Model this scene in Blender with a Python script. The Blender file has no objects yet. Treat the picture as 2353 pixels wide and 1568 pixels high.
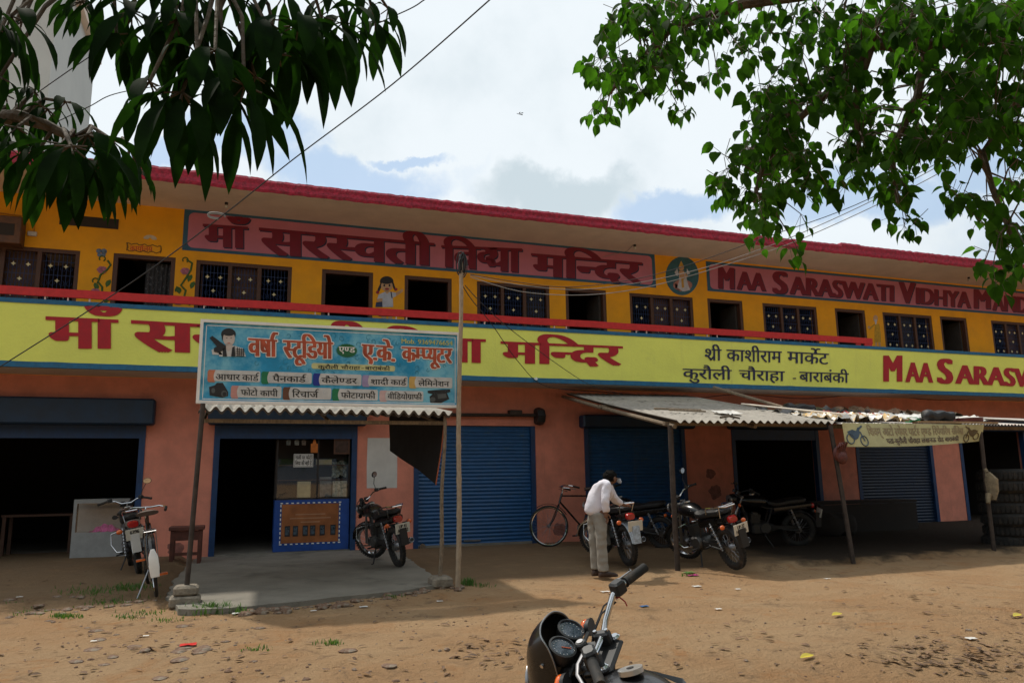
import bpy, bmesh, math, random
from mathutils import Vector, Matrix, Euler, noise as mnoise
R = math.radians
rnd = random.Random(7)
S = bpy.context.scene
COL = S.collection

# ------------------------------------------------------------------ camera
FPX = 2846.76 / 3833 * 2352            # focal length in overview pixels (2352 x 1568)
YAW, PITCH, ROLL = 0.34897, 0.17725, -0.01504
CAM = Vector((0, -15.05, 1.33))
fw = Vector((math.sin(YAW)*math.cos(PITCH), math.cos(YAW)*math.cos(PITCH), math.sin(PITCH)))
r0 = Vector((math.cos(YAW), -math.sin(YAW), 0)); u0 = r0.cross(fw)
rt = r0*math.cos(ROLL) + u0*math.sin(ROLL); up = -r0*math.sin(ROLL) + u0*math.cos(ROLL)
cd = bpy.data.cameras.new('camera'); cam = bpy.data.objects.new('camera', cd); COL.objects.link(cam)
cd.sensor_width = 36; cd.lens = FPX/2352*36; cd.clip_start = 0.05; cd.clip_end = 3000
cam.matrix_world = Matrix(((rt.x, up.x, -fw.x, CAM.x), (rt.y, up.y, -fw.y, CAM.y), (rt.z, up.z, -fw.z, CAM.z), (0, 0, 0, 1)))
S.camera = cam

def ray(px, py):
    return fw + rt*((px-1176)/FPX) + up*((784-py)/FPX)
def at(px, py, y=None, z=None, d=None):
    """survey: the point of the plane y=const / z=const (or at distance d) seen at a pixel of the photograph"""
    v = ray(px, py)
    if y is not None: t = (y-CAM.y)/v.y
    elif z is not None: t = (z-CAM.z)/v.z
    else: t = d/v.length
    return CAM + v*t

# ------------------------------------------------------------------ world, sun, exposure
SUN_DIR = Vector((-0.31, 0.54, 1.0)).normalized()
sun_el = math.asin(SUN_DIR.z)
w = bpy.data.worlds.new('World'); S.world = w; w.use_nodes = True
nt = w.node_tree; N = nt.nodes; L = nt.links
for n in list(N): N.remove(n)
def nn(tree, typ, **kw):
    n = tree.nodes.new(typ)
    for k, v in kw.items():
        if k in ('op', 'operation'): n.operation = v
        elif hasattr(n, k): setattr(n, k, v)
    return n
out = nn(nt, 'ShaderNodeOutputWorld'); bg = nn(nt, 'ShaderNodeBackground'); bg.inputs['Strength'].default_value = 0.1
L.new(bg.outputs[0], out.inputs[0])
sky = nn(nt, 'ShaderNodeTexSky'); sky.sky_type = 'NISHITA'; sky.sun_disc = False
sky.sun_elevation = sun_el; sky.sun_rotation = math.atan2(SUN_DIR.x, SUN_DIR.y)
sky.air_density = 1.0; sky.dust_density = 1.2
tc = nn(nt, 'ShaderNodeTexCoord')
def vmath(tree, op, a, b):
    n = nn(tree, 'ShaderNodeVectorMath'); n.operation = op
    for i, v in enumerate((a, b)):
        if v is None: continue
        if isinstance(v, (tuple, list, Vector)): n.inputs[i].default_value = v
        else: tree.links.new(v, n.inputs[i])
    return n
def smath(tree, op, a, b=None, c=None, clamp=False):
    n = nn(tree, 'ShaderNodeMath'); n.operation = op; n.use_clamp = clamp
    for i, v in enumerate((a, b, c)):
        if v is None: continue
        if isinstance(v, (int, float)): n.inputs[i].default_value = v
        else: tree.links.new(v, n.inputs[i])
    return n.outputs[0]
def sstep(tree, v, lo, hi, a=0., b=1.):
    n = nn(tree, 'ShaderNodeMapRange'); n.interpolation_type = 'SMOOTHSTEP'
    tree.links.new(v, n.inputs[0])
    for i, q in zip((1, 2, 3, 4), (lo, hi, a, b)): n.inputs[i].default_value = q
    return n.outputs[0]
DIR = tc.outputs['Generated']
warp = nn(nt, 'ShaderNodeTexNoise'); warp.inputs['Scale'].default_value = 7; warp.inputs['Detail'].default_value = 7; warp.inputs['Roughness'].default_value = .6
L.new(DIR, warp.inputs['Vector'])
wv = vmath(nt, 'SCALE', vmath(nt, 'SUBTRACT', warp.outputs['Color'], (.5, .5, .5)).outputs[0], None); wv.inputs['Scale'].default_value = .16
DW = vmath(nt, 'ADD', DIR, wv.outputs[0]).outputs[0]
def blob(px, py, rx, ry, vec=DW):
    c = ray(px, py).normalized()
    d = vmath(nt, 'SUBTRACT', vec, tuple(c)).outputs[0]
    a = vmath(nt, 'DOT_PRODUCT', d, tuple(rt)).outputs['Value']; b = vmath(nt, 'DOT_PRODUCT', d, tuple(up)).outputs['Value']
    e = smath(nt, 'ADD', smath(nt, 'POWER', smath(nt, 'MULTIPLY', a, FPX/rx), 2), smath(nt, 'POWER', smath(nt, 'MULTIPLY', b, FPX/ry), 2))
    return sstep(nt, e, .35, 1.5, 1., 0.)
blue = None
for b in ((800, 415, 190, 48), (560, 330, 130, 60), (330, 330, 110, 40), (930, 352, 90, 18), (1540, 500, 120, 42), (2010, 440, 190, 60), (2300, 330, 120, 60), (1080, 420, 60, 45), (-500, 300, 300, 200), (3200, 500, 400, 200)):
    v = blob(*b); blue = v if blue is None else smath(nt, 'MAXIMUM', blue, v)
cum = blob(1225, 425, 225, 95)                                   # the heap cloud over the roof line
blue = smath(nt, 'MULTIPLY', blue, smath(nt, 'SUBTRACT', 1., cum))
n2 = nn(nt, 'ShaderNodeTexNoise'); n2.inputs['Scale'].default_value = 4.5; n2.inputs['Detail'].default_value = 6; n2.inputs['Roughness'].default_value = .55
L.new(DIR, n2.inputs['Vector'])
grey = smath(nt, 'ADD', sstep(nt, n2.outputs['Fac'], .45, .70, 0., .50), smath(nt, 'MULTIPLY', blob(1265, 450, 200, 62), 1.), clamp=True)
cl = nn(nt, 'ShaderNodeMix'); cl.data_type = 'RGBA'
cl.inputs['A'].default_value = (7.9, 8.5, 8.9, 1); cl.inputs['B'].default_value = (5.6, 6.5, 7.0, 1); L.new(grey, cl.inputs['Factor'])
hsv = nn(nt, 'ShaderNodeMix'); hsv.data_type = 'RGBA'; hsv.inputs['Factor'].default_value = .65; hsv.inputs['B'].default_value = (4.3, 6.3, 8.9, 1)
L.new(sky.outputs[0], hsv.inputs['A'])
mx = nn(nt, 'ShaderNodeMix'); mx.data_type = 'RGBA'
L.new(smath(nt, 'MULTIPLY', blue, .7), mx.inputs['Factor']); L.new(cl.outputs['Result'], mx.inputs['A']); L.new(hsv.outputs['Result'], mx.inputs['B'])
# clouds facing away from the sun are dimmer than those lit through from behind
lit = sstep(nt, vmath(nt, 'DOT_PRODUCT', DIR, tuple(SUN_DIR)).outputs['Value'], -.45, .42, .26, 1.)
dim = vmath(nt, 'SCALE', mx.outputs['Result'], None); L.new(lit, dim.inputs['Scale'])
L.new(dim.outputs[0], bg.inputs[0])
sd = bpy.data.lights.new('sun', 'SUN'); sd.energy = 2.7; sd.angle = R(2.6); sd.color = (1, .93, .82)
so = bpy.data.objects.new('sun', sd); COL.objects.link(so); so.rotation_euler = SUN_DIR.to_track_quat('Z', 'Y').to_euler(); so.location = (0, 0, 30)
S.view_settings.view_transform = 'Standard'; S.view_settings.look = 'None'; S.view_settings.exposure = 0.15; S.view_settings.gamma = 1
S.cycles.max_bounces = 8; S.cycles.diffuse_bounces = 4; S.cycles.transparent_max_bounces = 8

# ------------------------------------------------------------------ materials
MATS = {}
def mat(name, col, rough=.6, metal=0., var=.12, scale=6., bump=0., bscale=60., col2=None, c2=(.5, .7), c2scale=2., spec=.5, transl=0., stretch=None, coat=0., streak=None):
    if name in MATS: return MATS[name]
    m = bpy.data.materials.new(name); m.use_nodes = True; t = m.node_tree
    for n in list(t.nodes): t.nodes.remove(n)
    o = nn(t, 'ShaderNodeOutputMaterial'); p = nn(t, 'ShaderNodeBsdfPrincipled'); t.links.new(p.outputs[0], o.inputs[0])
    p.inputs['Roughness'].default_value = rough; p.inputs['Metallic'].default_value = metal; p.inputs['Specular IOR Level'].default_value = spec
    p.inputs['Coat Weight'].default_value = coat
    c = nn(t, 'ShaderNodeTexCoord'); src = c.outputs['Object']
    if stretch:
        mp = nn(t, 'ShaderNodeMapping'); mp.inputs['Scale'].default_value = stretch; t.links.new(src, mp.inputs[0]); src = mp.outputs[0]
    nz = nn(t, 'ShaderNodeTexNoise'); nz.inputs['Scale'].default_value = scale; nz.inputs['Detail'].default_value = 6; nz.inputs['Roughness'].default_value = .65
    t.links.new(src, nz.inputs['Vector'])
    mixn = nn(t, 'ShaderNodeMix'); mixn.data_type = 'RGBA'
    mixn.inputs['A'].default_value = tuple(x*(1-var) for x in col)+(1,); mixn.inputs['B'].default_value = tuple(min(1, x*(1+var)) for x in col)+(1,)
    t.links.new(sstep(t, nz.outputs['Fac'], .3, .7), mixn.inputs['Factor']); cur = mixn.outputs['Result']
    if col2:
        n3 = nn(t, 'ShaderNodeTexNoise'); n3.inputs['Scale'].default_value = c2scale; n3.inputs['Detail'].default_value = 8; n3.inputs['Roughness'].default_value = .7
        t.links.new(src, n3.inputs['Vector'])
        m2 = nn(t, 'ShaderNodeMix'); m2.data_type = 'RGBA'; t.links.new(cur, m2.inputs['A']); m2.inputs['B'].default_value = tuple(col2)+(1,)
        t.links.new(sstep(t, n3.outputs['Fac'], c2[0], c2[1]), m2.inputs['Factor']); cur = m2.outputs['Result']
    if streak:
        mp2 = nn(t, 'ShaderNodeMapping'); mp2.inputs['Scale'].default_value = (5, 5, .35); t.links.new(c.outputs['Object'], mp2.inputs[0])
        n4 = nn(t, 'ShaderNodeTexNoise'); n4.inputs['Scale'].default_value = 1.; n4.inputs['Detail'].default_value = 9; n4.inputs['Roughness'].default_value = .7; t.links.new(mp2.outputs[0], n4.inputs['Vector'])
        m4 = nn(t, 'ShaderNodeMix'); m4.data_type = 'RGBA'; t.links.new(cur, m4.inputs['A']); m4.inputs['B'].default_value = tuple(streak)+(1,)
        t.links.new(sstep(t, n4.outputs['Fac'], .56, .78, 0, .55), m4.inputs['Factor']); cur = m4.outputs['Result']
    t.links.new(cur, p.inputs['Base Color'])
    rv = sstep(t, nz.outputs['Fac'], .25, .75, max(0, rough-.08), min(1, rough+.08)); t.links.new(rv, p.inputs['Roughness'])
    if bump:
        nb = nn(t, 'ShaderNodeTexNoise'); nb.inputs['Scale'].default_value = bscale; nb.inputs['Detail'].default_value = 6; t.links.new(src, nb.inputs['Vector'])
        bp = nn(t, 'ShaderNodeBump'); bp.inputs['Strength'].default_value = bump; bp.inputs['Distance'].default_value = .02
        t.links.new(nb.outputs['Fac'], bp.inputs['Height']); t.links.new(bp.outputs[0], p.inputs['Normal'])
    if transl:
        tr = nn(t, 'ShaderNodeBsdfTranslucent'); hs = nn(t, 'ShaderNodeMix'); hs.data_type = 'RGBA'; hs.blend_type = 'MULTIPLY'; hs.inputs['Factor'].default_value = 1
        t.links.new(cur, hs.inputs['A']); hs.inputs['B'].default_value = (2.6, 3.0, .9, 1); t.links.new(hs.outputs['Result'], tr.inputs[0])
        ms = nn(t, 'ShaderNodeMixShader'); ms.inputs[0].default_value = transl
        t.links.new(p.outputs[0], ms.inputs[1]); t.links.new(tr.outputs[0], ms.inputs[2]); t.links.new(ms.outputs[0], o.inputs[0])
    MATS[name] = m
    return m
m_salmon = mat('salmon_plaster', (.68, .245, .165), .8, var=.13, scale=2.5, bump=.25, bscale=40, streak=(.34, .12, .085), col2=(.36, .125, .085), c2=(.58, .8), c2scale=1.3)
m_orange = mat('orange_plaster', (.86, .38, .006), .75, var=.08, scale=2, bump=.2, bscale=35)
m_yellow = mat('lime_yellow_paint', (.80, .82, .15), .7, var=.05, scale=1.6, bump=.25, bscale=25, streak=(.52, .50, .15), col2=(.62, .63, .15), c2=(.6, .85), c2scale=1.8)
m_blueband = mat('teal_blue_paint', (.012, .12, .24), .65, var=.2, scale=9, col2=(.10, .17, .20), c2=(.62, .75), c2scale=12)
m_pink = mat('rose_pink_paint', (.54, .18, .25), .7, var=.08, scale=1.8)
m_border = mat('slate_blue_paint', (.03, .11, .19), .7, var=.15, scale=5)
m_redtext = mat('crimson_lettering', (.19, .006, .025), .6, var=.12, scale=8)
m_redtext2 = mat('red_lettering', (.40, .006, .014), .6, var=.12, scale=8)
m_shadowtext = mat('navy_lettering', (.018, .02, .06), .6, var=.2, scale=6)
m_soffit = mat('soffit_plaster', (.70, .60, .51), .85, var=.08, scale=1.4, bump=.2, bscale=20, col2=(.60, .50, .41), c2=(.55, .8), c2scale=.8)
m_rooft = mat('crimson_roof_edge', (.34, .018, .045), .75, var=.4, scale=14, bump=.8, bscale=30, col2=(.16, .03, .04), c2=(.58, .72), c2scale=9)
m_rail = mat('red_rail_paint', (.55, .018, .018), .45, var=.12, scale=10)
m_bal = mat('pale_baluster', (.72, .50, .44), .6)
m_wood = mat('brown_wood', (.085, .035, .018), .6, var=.3, scale=9, stretch=(8, 8, 1))
m_grille = mat('blue_grille_paint', (.02, .045, .13), .6)
m_diamond = mat('cream_diamond', (.72, .64, .36), .5)
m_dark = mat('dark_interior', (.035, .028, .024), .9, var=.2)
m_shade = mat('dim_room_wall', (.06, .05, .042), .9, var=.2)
m_shutter = mat('blue_shutter_paint', (.008, .075, .21), .42, var=.16, scale=5, col2=(.04, .085, .13), c2=(.55, .75), c2scale=2.5, stretch=(1, 1, 3), streak=(.09, .11, .13))
m_shutterbox = mat('dark_blue_sheet', (.006, .026, .06), .5, var=.25, scale=4)
m_frameblue = mat('blue_door_frame', (.008, .04, .12), .5, var=.2)
m_conc = mat('concrete', (.205, .185, .15), .85, var=.15, scale=2, bump=.35, bscale=45, col2=(.115, .105, .085), c2=(.5, .72), c2scale=1.2)
m_concd = mat('old_block', (.22, .185, .14), .9, var=.3, scale=10, bump=.7, bscale=30)
m_brick = mat('broken_brick', (.17, .098, .06), .9, var=.35, scale=14, bump=.7, bscale=40, col2=(.22, .175, .13), c2=(.5, .6), c2scale=8)
m_iron = mat('rusty_iron', (.055, .04, .032), .65, .3, var=.4, scale=12)
m_bamboo = mat('bamboo_pole', (.33, .25, .17), .6, var=.2, scale=12, stretch=(3, 3, 1), col2=(.20, .14, .09), c2=(.55, .7), c2scale=5)
m_stick = mat('weathered_stick', (.20, .15, .10), .8, var=.35, scale=12, stretch=(3, 3, 1))
m_edge = mat('shaded_sheet_edge', (.07, .055, .042), .9)  # dark sheet edges; undersides darkened in colour to deepen the shade
m_asb = mat('asbestos_sheet', (.36, .33, .285), .85, var=.2, scale=5, col2=(.16, .145, .125), c2=(.45, .7), c2scale=2.5)
m_tin = mat('old_tin_sheet', (.50, .46, .42), .55, .2, var=.2, scale=5, col2=(.28, .15, .09), c2=(.55, .66), c2scale=4)
m_black = mat('black_paint', (.006, .006, .007), .28, coat=.25)
m_blackpl = mat('black_plastic', (.016, .016, .017), .5)
m_rubber = mat('tyre_rubber', (.018, .017, .016), .85, col2=(.09, .065, .045), c2=(.5, .75), c2scale=9)
m_chrome = mat('chrome', (.62, .62, .63), .10, 1., var=.05)
m_steel = mat('dull_steel', (.30, .30, .31), .38, .9, var=.15)
m_seat = mat('seat_vinyl', (.014, .014, .015), .5, bump=.1)
m_engine = mat('cast_engine', (.09, .088, .085), .5, .7)
m_plate = mat('number_plate', (.66, .63, .54), .5, var=.08)
m_platetx = mat('plate_text', (.03, .025, .025), .6)
m_tail = mat('red_lens', (.42, .012, .012), .2, coat=.6)
m_amber = mat('amber_lens', (.75, .13, .015), .2, coat=.6)
m_white = mat('white_paint', (.78, .77, .74), .5, var=.06)
m_paper = mat('white_paper', (.62, .60, .56), .8, var=.08, scale=3)
m_maroon = mat('maroon_paint', (.10, .012, .014), .3, coat=.4)
m_skin = mat('brown_skin', (.17, .08, .045), .6)
m_hair = mat('black_hair', (.008, .007, .006), .95, spec=.1)
m_shirt = mat('white_cotton', (.72, .69, .75), .8, var=.05, bump=.5, bscale=9)
m_trouser = mat('grey_cotton', (.27, .25, .215), .85, var=.1, bump=.5, bscale=8)
m_leather = mat('dark_leather', (.05, .028, .02), .5)
m_bark = mat('tree_bark', (.10, .075, .05), .9, var=.35, scale=14, bump=.8, bscale=30)
m_leafA = mat('dark_whorled_leaf', (.007, .022, .005), .85, var=.5, scale=7, transl=.32, spec=.06)
m_leafB = mat('heart_leaf', (.024, .066, .009), .75, var=.55, scale=5, transl=.5, spec=.08, col2=(.16, .13, .012), c2=(.72, .76), c2scale=7)
m_wire = mat('black_cable', (.02, .02, .022), .6)
m_wirew = mat('grey_cable', (.26, .25, .24), .6)
m_blackcloth = mat('black_cloth', (.012, .011, .011), .9)

# ------------------------------------------------------------------ mesh builder
class MB:
    def __init__(s): s.v = []; s.f = []; s.mi = []; s.m = 0; s.T = None
    def add(s, vs, fs):
        o = len(s.v)
        for v in vs:
            v = Vector(v)
            s.v.append(s.T @ v if s.T is not None else v)
        for f in fs: s.f.append([i+o for i in f]); s.mi.append(s.m)
        return s
    def box(s, x0, x1, y0, y1, z0, z1, mtx=None, c=0.):
        if c > 0:                                          # chamfered vertical & horizontal edges
            vs = []
            for z, k in ((z0, c), (z0+c, 0), (z1-c, 0), (z1, c)):
                a0, a1, b0, b1 = x0+k, x1-k, y0+k, y1-k
                vs += [(a0+c, b0, z), (a1-c, b0, z), (a1, b0+c, z), (a1, b1-c, z), (a1-c, b1, z), (a0+c, b1, z), (a0, b1-c, z), (a0, b0+c, z)]
            fs = [list(range(7, -1, -1)), list(range(24, 32))]
            for k in range(3):
                for i in range(8): fs.append([k*8+i, k*8+(i+1) % 8, (k+1)*8+(i+1) % 8, (k+1)*8+i])
        else:
            vs = [(x0, y0, z0), (x1, y0, z0), (x1, y1, z0), (x0, y1, z0), (x0, y0, z1), (x1, y0, z1), (x1, y1, z1), (x0, y1, z1)]
            fs = [(3, 2, 1, 0), (4, 5, 6, 7), (0, 1, 5, 4), (1, 2, 6, 5), (2, 3, 7, 6), (3, 0, 4, 7)]
        if mtx is not None: vs = [mtx @ Vector(v) for v in vs]
        return s.add(vs, fs)
    def tube(s, pts, r, n=8, cap=True, flat=1.):
        pts = [Vector(p) for p in pts]; k = len(pts)
        rs = r if isinstance(r, (list, tuple)) else [r]*k
        vs = []; prev = None
        for i, p in enumerate(pts):
            t = (pts[min(i+1, k-1)] - pts[max(i-1, 0)])
            if t.length < 1e-9: t = Vector((0, 0, 1))
            t.normalize()
            if prev is None:
                a = Vector((0, 0, 1)) if abs(t.z) < .9 else Vector((1, 0, 0))
                nrm = (a - t*a.dot(t)).normalized()
            else:
                nrm = prev - t*prev.dot(t)
                nrm = nrm.normalized() if nrm.length > 1e-6 else prev
            prev = nrm; bn = t.cross(nrm)
            for j in range(n):
                a = 2*math.pi*j/n
                vs.append(p + nrm*(math.cos(a)*rs[i]*flat) + bn*(math.sin(a)*rs[i]))
        fs = []
        for i in range(k-1):
            for j in range(n): fs.append([i*n+j, i*n+(j+1) % n, (i+1)*n+(j+1) % n, (i+1)*n+j])
        if cap: fs += [list(range(n-1, -1, -1)), list(range((k-1)*n, k*n))]
        return s.add(vs, fs)
    def lathe(s, prof, c=(0, 0, 0), axis='Y', n=24, closed=True, a0=0., a1=2*math.pi):
        full = abs(a1-a0-2*math.pi) < 1e-6
        k = len(prof); m = n if full else n+1; vs = []
        for i in range(m):
            a = a0+(a1-a0)*i/n
            for (r, h) in prof:
                x, z = r*math.cos(a), r*math.sin(a)
                p = {'Y': (x, h, z), 'Z': (x, z, h), 'X': (h, x, z)}[axis]
                vs.append(Vector(p)+Vector(c))
        fs = []
        for i in range(n if full else n):
            i2 = (i+1) % m
            for j in range(k if closed else k-1):
                j2 = (j+1) % k
                fs.append([i*k+j, i*k+j2, i2*k+j2, i2*k+j])
        return s.add(vs, fs)
    def disc(s, c, r, axis, n=20, h=.004, ry=None):
        axis = Vector(axis).normalized(); a = Vector((0, 0, 1)) if abs(axis.z) < .9 else Vector((1, 0, 0))
        u = (a-axis*a.dot(axis)).normalized(); v = axis.cross(u); c = Vector(c); ry = ry or r
        vs = []
        for k in (-h/2, h/2):
            for i in range(n):
                t = 2*math.pi*i/n; vs.append(c+axis*k+u*(math.sin(t)*r)+v*(math.cos(t)*ry))
        fs = [list(range(n)), list(range(2*n-1, n-1, -1))]+[[i, (i+1) % n, n+(i+1) % n, n+i][::-1] for i in range(n)]
        return s.add(vs, fs)
    def loft(s, secs, n=14, p=2.5, cap=True):
        """secs: (centre, half-width vector, half-height vector)"""
        vs = []
        for c, a, b in secs:
            c, a, b = Vector(c), Vector(a), Vector(b)
            for j in range(n):
                t = 2*math.pi*j/n; ct, st = math.cos(t), math.sin(t)
                vs.append(c + a*math.copysign(abs(ct)**(2/p), ct) + b*math.copysign(abs(st)**(2/p), st))
        k = len(secs); fs = []
        for i in range(k-1):
            for j in range(n): fs.append([i*n+j, i*n+(j+1) % n, (i+1)*n+(j+1) % n, (i+1)*n+j])
        if cap: fs += [list(range(n-1, -1, -1)), list(range((k-1)*n, k*n))]
        return s.add(vs, fs)
    def ball(s, c, rx, ry=None, rz=None, n=12, mtx=None):
        ry = ry or rx; rz = rz or rx; vs = []; m = n//2+1
        for i in range(m+1):
            ph = math.pi*i/m
            for j in range(n):
                th = 2*math.pi*j/n
                v = Vector((rx*math.sin(ph)*math.cos(th), ry*math.sin(ph)*math.sin(th), rz*math.cos(ph)))
                if mtx is not None: v = mtx @ v
                vs.append(v+Vector(c))
        fs = []
        for i in range(m):
            for j in range(n): fs.append([i*n+j, (i+1)*n+j, (i+1)*n+(j+1) % n, i*n+(j+1) % n])
        return s.add(vs, fs)
    def prism(s, poly, o, u, v, h):
        """flat polygon (2-D points) on plane o + u*x + v*y, thickened by vector h"""
        o, u, v, h = Vector(o), Vector(u), Vector(v), Vector(h); n = len(poly)
        a = [o+u*x+v*y for x, y in poly]; vs = a+[q+h for q in a]
        fs = [list(range(n-1, -1, -1)), list(range(n, 2*n))]+[[i, (i+1) % n, n+(i+1) % n, n+i] for i in range(n)]
        return s.add(vs, fs)
    def build(s, name, mats, parent=None, smooth=False, weld=False):
        me = bpy.data.meshes.new(name)
        o = bpy.data.objects.new(name, me); COL.objects.link(o)
        off = Vector((0, 0, 0))
        if parent is not None:
            o.parent = parent
            if parent.get('_w') is not None: off = Vector(parent['_w'])
        me.from_pydata([v-off for v in s.v], [], s.f)
        if not isinstance(mats, (list, tuple)): mats = [mats]
        for m in mats: me.materials.append(m)
        if len(mats) > 1: me.polygons.foreach_set('material_index', s.mi)
        bm = bmesh.new(); bm.from_mesh(me)
        if weld: bmesh.ops.remove_doubles(bm, verts=bm.verts, dist=1e-5)
        bmesh.ops.recalc_face_normals(bm, faces=bm.faces); bm.to_mesh(me); bm.free()
        if smooth:
            me.polygons.foreach_set('use_smooth', [True]*len(me.polygons))
            try: me.set_sharp_from_angle(angle=R(38))
            except Exception: pass
        if parent is not None and parent.get('_w') is not None: o['_w'] = parent['_w']
        me.update(); return o
def tag(o, label=None, cat=None, group=None, kind=None):
    if label: o['label'] = label
    if cat: o['category'] = cat
    if group: o['group'] = group
    if kind: o['kind'] = kind
    return o
def thing(name, label, cat, loc=(0, 0, 0), rot=(0, 0, 0), group=None, world=True):
    """Empty at the base of a thing; world=True means its parts are given in world coordinates"""
    o = bpy.data.objects.new(name, None); COL.objects.link(o); o.location = loc; o.rotation_euler = rot; o.empty_display_size = .1
    if world: o['_w'] = tuple(loc)
    return tag(o, label, cat, group)
def solo(mb, name, mats, label, cat, group=None, smooth=False, base=None):
    """a thing that is one mesh; its origin is put at its base"""
    if base is None:
        xs = [v.x for v in mb.v]; ys = [v.y for v in mb.v]; zs = [v.z for v in mb.v]
        base = ((min(xs)+max(xs))/2, (min(ys)+max(ys))/2, min(zs))
    b = Vector(base); mb.v = [v-b for v in mb.v]
    o = mb.build(name, mats, None, smooth); o.location = b
    return tag(o, label, cat, group)

# ------------------------------------------------------------------ lettering (the built-in font, one glyph at a time)
_gc = {}
def glyph(s):
    if s in _gc: return _gc[s]
    c = bpy.data.curves.new('t', 'FONT'); c.body = s; c.resolution_u = 4
    o = bpy.data.objects.new('t', c); COL.objects.link(o); bpy.context.view_layer.update()
    dg = bpy.context.evaluated_depsgraph_get(); me = bpy.data.meshes.new_from_object(o.evaluated_get(dg))
    vs = [(v.co.x, v.co.y) for v in me.vertices]; fs = [list(p.vertices) for p in me.polygons]
    bpy.data.objects.remove(o); bpy.data.curves.remove(c); bpy.data.meshes.remove(me)
    _gc[s] = (vs, fs); return _gc[s]
_adv = {}
def adv(ch):
    if ch not in _adv:
        b = 'म' if ord(ch) > 0x900 else 'H'
        if ch == ' ': _adv[ch] = .26
        else: _adv[ch] = max(v[0] for v in glyph(b+ch+b)[0]) - max(v[0] for v in glyph(b+b)[0])
    return _adv[ch]
def clipx(vs, fs, cut):
    bm = bmesh.new(); bv = [bm.verts.new((x, y, 0)) for x, y in vs]
    for f in fs:
        try: bm.faces.new([bv[i] for i in f])
        except ValueError: pass
    bmesh.ops.bisect_plane(bm, geom=bm.verts[:]+bm.edges[:]+bm.faces[:], plane_co=(cut, 0, 0), plane_no=(1, 0, 0), clear_outer=True)
    bm.verts.index_update(); v2 = [(v.co.x, v.co.y) for v in bm.verts]; f2 = [[v.index for v in f.verts] for f in bm.faces]; bm.free()
    return v2, f2
def shape(text):
    """returns (verts, faces, width); '<' half form of the next consonant, '^' reph over what precedes, '/' subscript r, '&' fused dya"""
    V, F = [], []; x = 0.
    def put(vs, fs, dx, sx=1., dy=0., sy=1.):
        o = len(V); V.extend([(v[0]*sx+dx, v[1]*sy+dy) for v in vs]); F.extend([[i+o for i in f] for f in fs])
    i = 0; last = 0.
    while i < len(text):
        ch = text[i]
        if ch == '<':
            i += 1; ch = text[i]; vs, fs = glyph(ch); a = adv(ch)
            cut = a-.135-.055
            vs, fs = clipx(vs, fs, cut); put(vs, fs, x); last = x; x += cut-.01
        elif ch == '^':
            vs, fs = glyph('े'); put([(-v[0], v[1]) for v in vs], fs, x-.34)
        elif ch == '/':
            put([(-.16, .17), (-.16, .25), (-.36, .03), (-.31, -.02)], [(0, 1, 2, 3)], x)
        elif ch == '&':
            vs, fs = glyph('द'); put(vs, fs, x, .8, .14, .775); vs, fs = glyph('य'); put(vs, fs, x+.2); last = x; x += .2+adv('य')
        elif ch == ' ': x += .3
        else:
            vs, fs = glyph(ch); put(vs, fs, x); last = x; x += adv(ch)
        i += 1
    return V, F, x
def write(mb, text, quad, bold=.05, base=.0, head=.622, off=0.003, dirn=(0, -1, 0), nb=3, boldy=0., lat=False):
    """map text onto a wall: quad = four world points (left baseline, right baseline, left headline, right headline)"""
    A, B, C, D = [Vector(q) for q in quad]; V, F, W = shape(text)
    x0 = min(v[0] for v in V) if lat else 0.; x1 = max(v[0] for v in V) if lat else W
    dn = Vector(dirn)
    k = 0
    for ib in range(nb):
        sh = bold*ib/max(1, nb-1); shy = boldy*ib/max(1, nb-1)
        vs = []
        for (x, y) in V:
            u = (x+sh-x0)/(x1-x0+bold); t = (y-base+shy)/(head-base)
            vs.append(A.lerp(B, u).lerp(C.lerp(D, u), t) + dn*(off+.0004*k))
        mb.add(vs, F); k += 1
def pxquad(x0, h0, b0, x1, h1, b1, y, f=lambda a, b: (a, b)):
    return [at(*f(x0, b0), y=y), at(*f(x1, b1), y=y), at(*f(x0, h0), y=y), at(*f(x1, h1), y=y)]
def crop(ox, oy, sc):
    return lambda a, b: ((ox+a/sc)/1.62968, (oy+b/sc)/1.62968)
cA = crop(0, 500, 1.568); cB = crop(900, 700, 1.96); cC = crop(1800, 800, 1.96); cD = crop(2600, 850, 1.9084)

# ------------------------------------------------------------------ ground
def edge_y(x):                                              # the broken front edge of the raised dirt strip before the shops
    if x < -.7: return -4.75 - .12*math.sin(x*2.1) - .05*math.sin(x*7) + .25*(x+.7)*.4
    return -5.52 - .06*math.sin(x*2.7) - .04*math.sin(x*9+1) + .1*max(0, 7-x)
def gh(x, y):
    n = mnoise.fractal(Vector((x*.55, y*.55, .3)), 1., 2., 4)*.03 + mnoise.noise(Vector((x*3.1, y*3.1, 5)))*.008
    far = min(1., max(0., (-4.-y)/2.)); dip = min(1., max(0., (-9.6-y)/2.6)); dip = dip*dip*(3-2*dip)
    z = n*(.35+.65*far) - .035*far - .27*dip + .010*mnoise.noise(Vector((x*7.3, y*7.3, 2)))*far
    for q_ in (0, 1.25):                                     # shallow wheel ruts
        dd = y-(-8.1-q_+.5*math.sin(x*.33+.6)); z -= .016*math.exp(-(dd/.10)**2)*far - .008*math.exp(-((abs(dd)-.2)/.08)**2)*far
    e = edge_y(x) + mnoise.noise(Vector((x*2.3, 0, 9)))*.14
    if x < -.7 or x > 6.9:
        k = 1/(1+math.exp(-(y-e)/.02)) if abs(y-e) < 1 else (1. if y > e else 0.)
        z += .07*k*(1 if x < -.7 else min(1, (x-6.9)/.5))
    return z
def strip(a, b, n): return [a+(b-a)*i/n for i in range(n+1)]
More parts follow.
